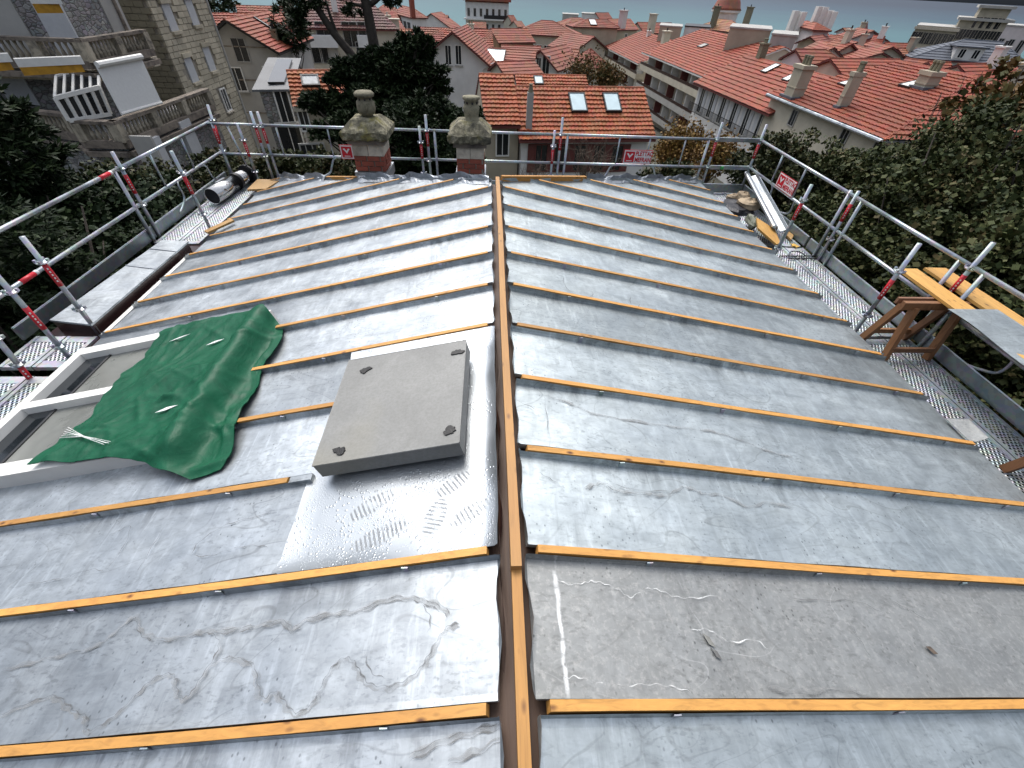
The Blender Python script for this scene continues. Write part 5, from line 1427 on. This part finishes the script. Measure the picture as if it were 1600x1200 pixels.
# ------------------------------------------------------------------ scaffold
DZ = -1.10
def perforated(mb, x0, x1, y0, y1, z, cx=.043, cy=.034):
    """a real sheet with rows of staggered oblong holes"""
    nx, ny = max(1, int(round((x1-x0)/cx))), max(1, int(round((y1-y0)/cy)))
    cx, cy = (x1-x0)/nx, (y1-y0)/ny
    V_, F_ = [], []
    ang = [math.pi*(2*k+1)/8 for k in range(8)]
    inner = [(.31*cx*math.cos(a), .34*cy*math.sin(a)) for a in ang]
    outer = [(cx/2, cy/4), (cx/4, cy/2), (-cx/4, cy/2), (-cx/2, cy/4), (-cx/2, -cy/4), (-cx/4, -cy/2), (cx/4, -cy/2), (cx/2, -cy/4)]
    outer = [(cx/2, cy/2*.5), (cx/4, cy/2), (-cx/4, cy/2), (-cx/2, cy/4), (-cx/2, -cy/4), (-cx/4, -cy/2), (cx/4, -cy/2), (cx/2, -cy/4)]
    corner = [(cx/2, cy/2), (-cx/2, cy/2), (-cx/2, -cy/2), (cx/2, -cy/2)]
    for j in range(ny):
        st = (j % 2)*cx/2
        for i in range(nx - (j % 2)):
            ox, oy = x0+cx*(i+.5)+st, y0+cy*(j+.5)
            b = len(V_)
            V_ += [(ox+p, oy+q, z+.004) for p, q in inner]+[(ox+p, oy+q, z) for p, q in outer]+[(ox+p, oy+q, z) for p, q in corner]
            F_ += [tuple(b+k for k in (8+k_, 8+(k_+1) % 8, (k_+1) % 8, k_)) for k_ in range(8)]
            F_ += [(b+8, b+16, b+9), (b+10, b+17, b+11), (b+12, b+18, b+13), (b+14, b+19, b+15)]
        if j % 2:
            for ox in (x0, x1-cx/2):
                b = len(V_); V_ += [(ox, y0+cy*j, z), (ox+cx/2, y0+cy*j, z), (ox+cx/2, y0+cy*(j+1), z), (ox, y0+cy*(j+1), z)]; F_.append((b, b+1, b+2, b+3))
    mb.add(V_, F_)
def deck_plank(root, x0, x1, y0, y1, z=DZ):
    fr = MB()
    fr.box(V(x0+.02, (y0+y1)/2, z-.022), (.04, y1-y0, .055)); fr.box(V(x1-.02, (y0+y1)/2, z-.022), (.04, y1-y0, .055))
    fr.box(V((x0+x1)/2, y0+.05, z-.022), (x1-x0-.08, .1, .045)); fr.box(V((x0+x1)/2, y1-.05, z-.022), (x1-x0-.08, .1, .045))
    o = fr.build('deck_plank', GALV_D, root)
    p = MB(); perforated(p, x0+.04, x1-.04, y0+.1, y1-.1, z-.004)
    p.build('perforated_sheet', GALV_D, o, kind='stuff')
def standard(root, p0, p1, collars=(), sleeve=None):
    """vertical tube, collars and sleeve given as heights z"""
    p0, p1 = np.asarray(p0, float), np.asarray(p1, float); L = p1[2]-p0[2]
    at = lambda z: p0+(p1-p0)*((z-p0[2])/L)
    m = MB(); m.tube([p0, p1], .0242, 12); o = m.build('standard', GALV, root, smooth=True)
    for z in collars:
        m = MB(); q = at(z); m.lathe(q-V(0, 0, .005), [(.026, -.02), (.055, -.006), (.058, .006), (.026, .018)], 10)
        for k in range(4):
            a = k*math.pi/2+.4; m.box(q+V(.05*math.cos(a), .05*math.sin(a), .01), (.022, .022, .03))
        m.build('collar', GALV, o)
    if sleeve:
        MB().tube([at(sleeve-.13), at(sleeve+.13)], .0255, 12).build('red_sleeve', RED_P, o, smooth=True)
        f = MB(); q = at(sleeve); d = nrm((CP-q)*V(1, 1, 0))
        s = V(-d[1], d[0], 0)
        for k in range(5): f.box(q+d*.0262+V(0, 0, -.07+k*.035), (.012, .001, .018), (s, d, V(0, 0, 1)))
        f.build('sleeve_print', WHITE_S, o)
def rail(root, a, b, r=.0242, name='guard_rail'):
    return MB().tube([a, b], r, 12).build(name, GALV, root, smooth=True)
def toe(root, a, b):
    m = MB(); m.bar(a, b, .03, .16); o = m.build('toe_board', TOE, root)
    a, b = np.asarray(a, float), np.asarray(b, float)
    m = MB(); m.tube([a+V(0, 0, .082), b+V(0, 0, .082)], .009, 6); m.build('rolled_edge', GALV, o)
TOPZ, MIDZ = -.10, -.60
# right side
sr = thing('scaffold', 'scaffold platform along the right eave with perforated decks and guard rails', 'scaffold', V(4.9, 4, DZ))
XO, XI = 5.235, 4.57
for y0, y1 in ((6.56, 9.02), (4.06, 6.50), (1.56, 4.00), (-.9, 1.50)):
    for x0 in (4.22, 4.555, 4.89): deck_plank(sr, x0, x0+.32, y0, y1)
    toe(sr, V(XO+.03, y0, DZ+.09), V(XO+.03, y1, DZ+.09))
standard(sr, (XO, 9.05, -1.6), (XO, 9.05, .17), (-.1, -.6, -1.1), -.3)
standard(sr, (XO, 6.08, -1.6), (XO, 6.08, -.02), (-.75,), -.33); standard(sr, (XO, 6.22, -1.6), (XO, 6.22, -.06)); standard(sr, (XO, 5.92, -1.6), (XO, 5.92, -.1))
standard(sr, (XO, 4.02, -1.6), (XO, 4.02, .18), (-.12,), -.33); standard(sr, (XO, 4.18, -1.6), (XO, 4.18, -.1)); standard(sr, (XO, 3.86, -1.6), (XO, 3.86, -.1))
standard(sr, (4.56, 6.22, -1.3), (4.56, 6.18, .02), (-.2, -.97), -.37)
standard(sr, (4.60, 4.16, -1.3), (4.56, 4.14, .10), (-.23, -.84), -.47)
for z in (TOPZ, MIDZ): rail(sr, V(XO, 9.0, z), V(XO, 6.1, z)); rail(sr, V(XO, 6.05, z), V(XO, 4.05, z)); rail(sr, V(XO, 4.0, z), V(XO, .6, z))
for y in (8.15, 7.38): rail(sr, V(XO, y, TOPZ), V(XO, y, MIDZ), .017, 'rail_post')
for ys in ((8.15, -1), (7.25, 1)):
    y, s = ys
    MB().tube(curl([V(XO, y, MIDZ), V(XO+.03, y-.06*s*-1, MIDZ-.06), V(XO+.05, y+.1*s, MIDZ-.25), V(XO+.05, y+.35*s, MIDZ-.33)]), .016, 8).build('bent_tube', GALV, sr, smooth=True)
MB().tube(curl([atX(1560, 540, XO+.06), atX(1584, 560, XO+.06), atX(1560, 582, XO+.06), atX(1530, 577, XO+.06), atX(1508, 569, XO+.06)]), .016, 8).build('bent_tube', GALV, sr, smooth=True)
# far end
se = thing('scaffold', 'scaffold run across the far end behind the two chimneys', 'scaffold', V(0, 9.1, DZ))
YE = 9.0
for x0, x1 in ((-4.3, -1.32), (-1.28, 1.22), (1.28, 4.2)):
    for k in (0, 1): 
        y0 = YE-.35-.33*k
        fr = MB(); fr.box(V((x0+x1)/2, y0+.16, DZ-.16), (x1-x0, .31, .05)); fr.build('deck_plank', GALV_D, se)
for z in (TOPZ, MIDZ):
    for a, b in ((-5.24, -4.36), (-4.3, -1.3), (-1.25, 1.25), (1.3, 4.3)): rail(se, V(a, YE, z), V(b, YE, z))
MB().bar(V(4.34, YE, TOPZ), V(5.2, YE+.02, TOPZ), .03, .07).build('guard_rail', GALV, se); MB().bar(V(4.38, YE, MIDZ), V(5.2, YE+.02, MIDZ), .03, .07).build('guard_rail', GALV, se)
MB().box(V(4.62, YE-.03, MIDZ), (.06, .02, .05)).build('green_tag', simple('green_tag', (.06, .35, .10), .5), se)
for x, z1, col, slv in ((-1.27, .15, (-.1, -.62), -.24), (1.27, .18, (-.1,), -.24), (-4.39, .11, (-.12, -.62), -.26), (-4.27, .11, (-.12,), -.27), (4.33, .19, (-.1, -.6), -.27)):
    standard(se, (x, YE, -1.6), (x, YE, z1), col, slv)
for x in (-1.40, 1.14): standard(se, (x, YE-.02, -1.5), (x, YE-.02, -.03), (-.3, -.85), -.45 if x < 0 else -.48)
standard(se, (-4.67, YE-.02, -1.3), (-4.69, YE-.02, -.08), (-.35, -.9), -.5)
for x in (-1.13, 1.40, 4.18): standard(se, (x, YE, -1.5), (x, YE, -.1))
for x in (-4.03, -3.1, 2.42, 3.02, 3.72): rail(se, V(x, YE, TOPZ), V(x, YE, MIDZ), .014, 'rail_post')
rail(se, V(-4.9, YE, TOPZ), V(-4.75, YE, -1.2), .016, 'rail_post')
for x, s in ((-3.0, -1), (2.45, -1), (3.1, 1)):
    MB().tube(curl([V(x+.05*-s, YE, MIDZ), V(x+.10*s, YE, MIDZ-.03), V(x+.18*s, YE-.02, MIDZ-.18), V(x+.26*s, YE-.04, MIDZ-.3), V(x+.6*s, YE-.1, MIDZ-.42)]), .018, 8).build('bent_tube', GALV, se, smooth=True)
toe(se, V(4.32, YE, DZ+.10), V(5.2, YE, DZ+.10)); toe(se, V(-4.25, YE, DZ+.05), V(-3.7, YE, DZ+.05))
toe(se, V(-1.2, YE, DZ+.05), V(1.2, YE, DZ+.05))
# left side
sl = thing('scaffold', 'scaffold platform along the left eave beside the dark trees', 'scaffold', V(-4.9, 5, DZ))
XL = -5.25
for y0, y1, n in ((6.30, 9.0, 2), (3.46, 3.98, 2), (1.0, 3.38, 2)):
    for k in range(n):
        x0 = -5.21+.335*k; deck_plank(sl, x0, x0+.32, y0, y1, DZ if y0 > 3.4 else DZ-.06)
toe(sl, V(XL-.03, 6.55, DZ+.09), V(XL-.03, 9.0, DZ+.09)); toe(sl, V(XL-.03, 3.9, DZ+.09), V(XL-.03, 6.5, DZ+.09))
standard(sl, (XL, 9.05, -1.6), (XL, 9.28, .14), (-.1, -.6), -.3); standard(sl, (XL+.1, 9.0, -1.6), (XL+.1, 9.0, -.08), (), -.3)
standard(sl, (XL, 6.53, -1.6), (XL, 6.53, .10), (-.11, -.62), -.32); standard(sl, (XL, 6.38, -1.6), (XL, 6.38, -.1)); 
standard(sl, (-4.62, 6.83, -1.3), (-4.60, 6.74, .07), (-.22, -.85), -.40)
standard(sl, (-4.60, 4.06, -1.3), (-4.60, 4.07, .04), (-.22, -.78), -.36)
standard(sl, (-4.62, 3.62, -1.3), (-4.62, 3.64, .0), (-.30, -.95), -.6)
standard(sl, (-4.86, 3.30, -1.6), (-4.86, 3.44, -.4), (-.68, -.98), -1.12)
for z in (TOPZ, MIDZ): rail(sl, V(XL, 9.1, z), V(XL, 6.55, z)); rail(sl, V(XL, 6.5, z), V(XL, 1.5, z))
rail(sl, V(XL, 8.1, TOPZ), V(XL, 8.1, MIDZ), .017, 'rail_post'); rail(sl, V(XL, 7.2, TOPZ), V(XL, 7.2, MIDZ), .017, 'rail_post')
for y, s in ((7.55, -1), (8.3, 1)):
    MB().tube(curl([V(XL, y, MIDZ), V(XL+.03, y+.1*s, MIDZ-.05), V(XL+.05, y+.14*s, MIDZ-.25), V(XL+.05, y+.4*s, MIDZ-.38)]), .016, 8).build('bent_tube', GALV, sl, smooth=True)
for a, z in ((atX(165, 278, XL), TOPZ), (atX(45, 437, XL), MIDZ)):
    MB().tube([V(XL, a[1]-.1, z), V(XL, a[1]+.1, z)], .0262, 12).build('red_sleeve', RED_P, sl, smooth=True)
    MB().tube([V(XL, a[1]+.1, z), V(XL, a[1]+.14, z)], .0262, 12).build('white_sleeve', WHITE_S, sl, smooth=True)

# ------------------------------------------------------------------ scaffold firm signs
def text_obj(name, body, size, parent, mat, origin, R, U, N, align='LEFT'):
    cu = bpy.data.curves.new(name, 'FONT'); cu.body = body; cu.size = size; cu.align_x = align; cu.extrude = .0008; cu.offset = .0035
    o = bpy.data.objects.new(name, cu); COL.objects.link(o)
    dg = bpy.context.evaluated_depsgraph_get(); me = bpy.data.meshes.new_from_object(o.evaluated_get(dg)); bpy.data.objects.remove(o); bpy.data.curves.remove(cu)
    me.materials.clear(); me.materials.append(mat)
    o = bpy.data.objects.new(name, me); COL.objects.link(o); o.parent = parent
    Mx = Matrix(((R[0], U[0], N[0], 0), (R[1], U[1], N[1], 0), (R[2], U[2], N[2], 0), (0, 0, 0, 1)))
    o.matrix_local = Matrix.Translation(Vector(np.asarray(origin)-root_loc(parent))) @ Mx
    return o
def sign(label, c, R, w=.62, h=.26):
    c, R = np.asarray(c, float), nrm(R); U = V(0, 0, 1); N = np.cross(R, U)
    root = thing('sign', label, 'sign', c-U*h/2)
    ax = (R, N, U)
    MB().box(c, (w, .006, h), ax).build('red_border', RED_P, root)
    MB().box(c+N*.002, (w-.02, .006, h-.02), ax).build('board', WHITE_S, root)
    lc = c-R*(w/2-.125)+N*.0045
    MB().box(lc, (.19, .004, .19), ax).build('red_logo', RED_P, root)
    p = lambda x, z: lc+N*.003+R*x+U*z
    MB().prism([p(-.065, .055), p(-.035, .065), p(0, .02), p(.035, .065), p(.065, .055), p(.01, -.01), p(0, -.03), p(-.01, -.01)], N*.002).build('white_bird', WHITE_S, root)
    MB().box(lc-U*.07+N*.003, (.11, .002, .012), ax).build('logo_line', WHITE_S, root)
    x0 = c-R*(w/2-.235)+N*.006
    t1 = text_obj('lettering', 'PLETTAC', .098, root, RED_P, x0+U*.022, R, U, N); t2 = text_obj('lettering', 'MEFRAN', .098, root, RED_P, x0-U*.088, R, U, N)
    for t in (t1, t2): t.scale = (.86, 1.15, 1)
sign('red and white scaffold sign on the far rail right of the roof ridge', (2.83, YE-.035, -.44), (1, 0, 0), .57, .25)
sign('red and white scaffold sign half hidden by the left chimney', (-2.66, YE-.035, -.50), (1, 0, 0), .57, .25)
sign('tilted looking red and white sign on the right guard rail', (XO-.035, 7.66, -.46), (0, -1, 0), .57, .25)

# ------------------------------------------------------------------ chimneys
def chimney(label, xc, w, yb, urn_x, kind):
    g = thing('chimney', label, 'chimney', V(xc, yb, -1.2)); yf = yb-.28; d = .56
    MB().box(V(xc, yb, -.62), (w+.06, d+.06, .16)).build('zinc_flashing', Z_NEW, g)
    MB().box(V(xc, yb, -.72), (w-.03, d-.03, .96)).build('mortar_core', MORTAR, g)
    first = None; z = -.53; r = 0; bh = .082
    while z+bh < -.235:
        x = xc-w/2-(.11 if r % 2 else 0)
        while x < xc+w/2-.02:
            a, b = max(x, xc-w/2), min(x+.215, xc+w/2)
            if b-a > .03:
                for ysg in (-1, 1):
                    P = V((a+b)/2, yb+ysg*(d/2-.05), z+bh/2)
                    if first is None: first = MB().box((0, 0, 0), (1, 1, 1)).build('brick', BRICK, g, loc=V(0, 0, 0)); o = first; o.location = tuple(P-root_loc(g))
                    else: o = copy_of(first, g, P)
                    o.scale = (b-a-.012, .11+random.uniform(-.006, .006), bh-.012)
            x += .225
        for k in range(2):
            y = yb-d/2+.12+k*.18+(.05 if r % 2 else 0)
            for xs in (-1, 1):
                o = copy_of(first, g, V(xc+xs*(w/2-.05), y+.05, z+bh/2)); o.scale = (.11, .15, bh-.012)
        z += bh; r += 1
    zb = z
    for k in (0, 1):
        o = MB().box(V(xc+(k-.5)*w/2, yb, zb+.09), (w/2-.008, d+.01, .18)).build('limestone_block', BANDST, g)
    MB().box(V(xc, yb, zb+.215), (w+.09, d+.09, .07)).build('ledge', LEDGE, g)
    # lichen covered cap: a worn block with sloping top
    nrow = []
    for (hz, k) in ((0, 1.0), (.03, 1.06), (.12, 1.06), (.15, .99), (.27, .60), (.285, .5)):
        ring = []
        for j in range(28):
            t = j/28*4; s, f = int(t), t-int(t)
            cs = [(-1, -1), (1, -1), (1, 1), (-1, 1)]; a, b = cs[s], cs[(s+1) % 4]
            x, y = a[0]+(b[0]-a[0])*f, a[1]+(b[1]-a[1])*f
            e_ = .012*math.sin(j*2.9+hz*40)+.008*math.sin(j*5.3)
            ring.append(V(xc+x*(w/2+.10)*k+e_, yb+y*(d/2+.09)*k+e_, zb+.25+hz+e_*.6))
        nrow.append(ring)
    m = MB(); A_ = np.array(nrow); A_ = np.concatenate([A_, A_[:, :1]], 1)
    m.grid(A_); b0 = len(m.v); m.v += [tuple(q) for q in A_[-1, :-1]]; m.f.append(tuple(range(b0, b0+28)))
    m.build('cap_stone', CAPST, g)
    zt = zb+.53
    if kind == 0: pf = [(.09, -.03), (.09, .025), (.13, .045), (.152, .11), (.145, .21), (.12, .235), (.112, .275), (.155, .288), (.165, .325), (.13, .355), (.05, .365)]
    else: pf = [(.14, -.03), (.145, .0), (.115, .03), (.12, .08), (.14, .18), (.115, .22), (.11, .275), (.14, .30), (.145, .335), (.07, .345)]
    MB().lathe(V(urn_x, yb, zt), pf, 18).build('stone_urn', MOSSY, g, smooth=True)
    for k in range(8):
        a = k*math.pi/4+.2; MB().box(V(urn_x+.106*math.cos(a), yb+.106*math.sin(a), zt+.254), (.03, .03, .03), (V(math.cos(a), math.sin(a), 0), V(-math.sin(a), math.cos(a), 0), V(0, 0, 1))).build('urn_opening', BLACKM, g)
chimney('brick chimney with lichen covered cap and a lidded stone urn', -2.17, .52, 8.28, -2.14, 0)
chimney('brick chimney nearer the ridge with a vase shaped urn', -.43, .48, 8.28, -.40, 1)

# ------------------------------------------------------------------ loose things on the decks
# polished flue pipe
fp = thing('flue_pipe', 'polished steel flue pipe with a black collar lying on the left deck', 'flue pipe', V(-4.93, 8.4, DZ))
a, b = V(-4.98, 7.80, -.955), V(-4.90, 8.55, -.955); d = nrm(b-a)
R0 = .135
side = nrm(np.cross(d, V(0, 0, 1))); up = np.cross(side, d)
def pipe(a, b, ro, ri, n=28):
    m = MB(); v = []
    for p, r in ((a, ro), (b, ro), (b, ri), (a, ri)):
        for k in range(n): an = 2*math.pi*k/n; v.append(p+side*r*math.cos(an)+up*r*math.sin(an))
    f = [(i*n+k, i*n+(k+1) % n, ((i+1) % 4)*n+(k+1) % n, ((i+1) % 4)*n+k) for i in range(4) for k in range(n)]
    return m.add(v, f)
pipe(a, b, R0, R0-.006).build('steel_tube', STEEL, fp, smooth=True)
pipe(b, b+d*.07, R0+.012, R0-.02).build('black_collar', BLACKM, fp, smooth=False)
pipe(b+d*.07, b+d*.42, R0-.01, R0-.02).build('steel_end', STEEL, fp, smooth=True)
pipe(b+d*.42, b+d*.455, R0+.035, R0-.03).build('black_flange', BLACKM, fp)
MB().add([a+d*.02+side*R0*.95*math.cos(2*math.pi*k/24)+up*R0*.95*math.sin(2*math.pi*k/24) for k in range(24)], [tuple(range(24))]).build('bore_shade_disc', BLACKM, fp)  # black disc standing in for the shade inside the hollow tube
m = MB(); m.bar(a+d*.3+up*(R0+.004)+side*-.04, a+d*.55+up*(R0+.004)+side*-.03, .05, .004); m.build('label_plate', STEEL, fp)
# gutter length
gt = thing('gutter_length', 'loose length of grey zinc gutter leaning across the right deck', 'gutter', V(5.05, 8.0, DZ))
a, b = V(5.28, 9.0, -.72), V(4.90, 6.85, -.93); d = nrm(b-a); s = nrm(np.cross(d, V(0, 0, 1))); u = np.cross(s, d)
rows = []
prof = [(-.13, .04), (-.125, .05), (-.11, .05), (-.10, .0), (-.03, -.035), (.03, -.03), (.04, .02), (.06, .055), (.11, .06), (.13, .045), (.135, .02)]
for p in (a, b): rows.append([p+s*x+u*z for x, z in prof])
P_ = np.array(rows); m = MB(); m.grid(P_); m.grid((P_-u*.006)[:, ::-1]); m.build('zinc_profile', Z_NEW, gt)
# stones, sacks, planks
def lump(name, label, cat, c, R, mat, seed, group=None):
    m = MB(); prof = []; n, k = 12, 8; rows = []
    r_ = np.random.default_rng(seed); ph = r_.uniform(0, 6, 6)
    for i in range(k+1):
        th = math.pi*i/k; row = []
        for j in range(n+1):
            an = 2*math.pi*(j % n)/n
            w = 1+.16*math.sin(2*an+ph[0]+th)+.11*math.sin(3*an+ph[1])*math.sin(th)+.09*math.sin(5*th+ph[2]+an)
            row.append(V(c[0]+R[0]*w*math.sin(th)*math.cos(an), c[1]+R[1]*w*math.sin(th)*math.sin(an), c[2]+R[2]*w*math.cos(th)))
        rows.append(row)
    return tag(m.grid(np.array(rows)).build(name, mat, smooth=False), label, cat, group)
SANDST = mat_stone('sandstone', (.42, .33, .22), (.24, .17, .10), 6, .5)
lump('stone', 'rounded tan stone furthest along the right deck', 'stone', (5.02, 8.5, -1.0), (.14, .15, .11), SANDST, 1)
lump('stone', 'flat tan stone lying on the black bag', 'stone', (4.93, 8.08, -.98), (.20, .17, .11), SANDST, 2)
lump('stone', 'small reddish stone left of the tan ones', 'stone', (4.82, 8.55, -1.03), (.10, .09, .08), SANDST, 3)
lump('bag', 'crumpled black bag under the stones on the right deck', 'bag', (4.75, 8.15, -1.06), (.26, .42, .07), simple('black_plastic', (.018, .018, .022), .35, 0, .3, 8, .01), 4)
ol = lump('paint_tin', 'battered grey green tin on its side by the roof edge', 'tin', (4.62, 7.25, -.98), (.10, .17, .10), simple('grey_green_paint', (.17, .18, .13), .55, 0, .3, 6), 6)
def plank(name, label, a, b, w, h, mat, cat='plank', group=None):
    return tag(MB().bar(a, b, w, h).build(name, mat), label, cat, group)
wd = MB().prism([V(4.42, 6.72, -.86), V(4.66, 6.42, -1.0), V(4.78, 6.50, -1.02), V(4.90, 6.98, -.98), V(4.60, 7.15, -.86)], (0, 0, -.035)).build('board', W_PLANK)
tag(wd, 'short broken yellow board at the right roof edge', 'board')
tag(MB().prism([atZ(1229, 362, -1.08), atZ(1239, 370, -1.08), atZ(1235, 377, -1.08), atZ(1226, 368, -1.08)], (0, 0, .03)).build('wood_offcut', W_PLANK), 'small orange wood offcut beside the inner post', 'offcut')
lf = MB(); c0 = atZ(1241, 384, -1.085)
poly = []
for k in range(11):
    an = 2*math.pi*k/11; r = .085*(1 if k % 2 == 0 else .45); poly.append(c0+V(r*math.cos(an)*.8, r*math.sin(an)*1.3, .012*math.sin(k*2)))
tag(lf.prism(poly, (0, 0, .006)).build('fallen_leaf', simple('yellow_leaf', (.55, .33, .05), .7)), 'curled yellow leaf lying on the perforated deck', 'leaf')
m = MB(); s0 = atZ(1218, 400, -1.08); s1 = atZ(1274, 400, -1.08)
m.bar(s0, s1, .02, .012, (0, 0, 1)); m.bar(s0+V(.1, -.08, 0), s1+V(-.02, -.08, 0), .02, .012)
m.tube(curl([s0+V(.15, 0, .01), s0+V(.25, .12, .02), s0+V(.36, .1, .03), s0+V(.42, -.02, .02), s0+V(.35, -.16, .02), s0+V(.27, -.1, .02)]), .008, 6)
tag(m.build('strap', BLACKM), 'dark knotted strap lying across the right deck', 'strap')
tag(MB().prism([V(-4.60, 8.30, -1.03), V(-4.28, 8.35, -1.03), V(-4.18, 8.85, -1.03), V(-4.62, 8.85, -1.03)], (0, 0, .035)).build('board', W_PLANK), 'yellow board on the far left corner of the deck', 'board')
p, q = atZ(322, 363, -1.0), atZ(352, 350, -.95)
plank('board', 'orange board end sticking out at the left eave', p, q+V(.05, .15, 0), .10, .03, W_PLANK)
tag(MB().prism([V(4.18, 2.14, -.82), V(4.36, 2.18, -.80), V(4.36, 2.40, -.80), V(4.16, 2.42, -.81)], (0, 0, .006)).build('zinc_scrap', Z_OLD), 'bent scrap of dull zinc at the end of a right batten', 'zinc scrap')

# trestles with planks and a zinc sheet
def trestle(label, yc, x0, x1, z0=DZ, zt=-.45):
    t = thing('trestle', label, 'trestle', V((x0+x1)/2, yc, z0))
    MB().bar(V(x0-.12, yc-.045, zt), V(x1+.30, yc-.045, zt), .05, .09).build('top_rail', W_TREST, t)
    MB().bar(V(x0-.12, yc+.045, zt+.01), V(x1+.30, yc+.045, zt+.01), .03, .07).build('top_rail', W_TREST, t)
    for s in (-1, 1):
        for x, dx in ((x0, .04), (x1-.05, .06)):
            MB().bar(V(x+dx, yc+s*.06, zt-.02), V(x, yc+s*.20, z0), .055, .075, (0, 1, 0)).build('leg', W_TREST, t)
        MB().bar(V(x0+.01, yc+s*.19, z0+.13), V(x1-.03, yc+s*.19, z0+.13), .035, .06).build('brace', W_TREST, t)
trestle('brown wooden trestle standing astride the right deck', 3.82, 4.60, 5.19)
trestle('second brown trestle with only its leg showing at the right edge', 1.85, 4.66, 5.22)
GP = 'yellow planks laid across the trestles'
plank('plank', 'narrow yellow plank nearest the roof on the trestle', V(5.02, 4.47, -.385), V(4.98, 1.6, -.385), .24, .03, W_PLANK, group=GP)
plank('plank', 'wider yellow plank next to the guard rail on the trestle', V(5.40, 4.50, -.385), V(5.36, 1.6, -.385), .28, .03, W_PLANK, group=GP)
rows = [[V(4.79+(5.36-4.79)*j/8, 3.58-1.5*i/12, -.362+.012*math.sin(i*.7)*(1-j/8)) for j in range(9)] for i in range(13)]
P_ = np.array(rows); m = MB(); m.grid(P_[:, ::-1]); m.grid(P_-V(0, 0, .003))
tag(m.build('zinc_sheet', Z_RIGHT, smooth=True), 'flat pale zinc sheet lying on the trestle planks', 'zinc sheet')
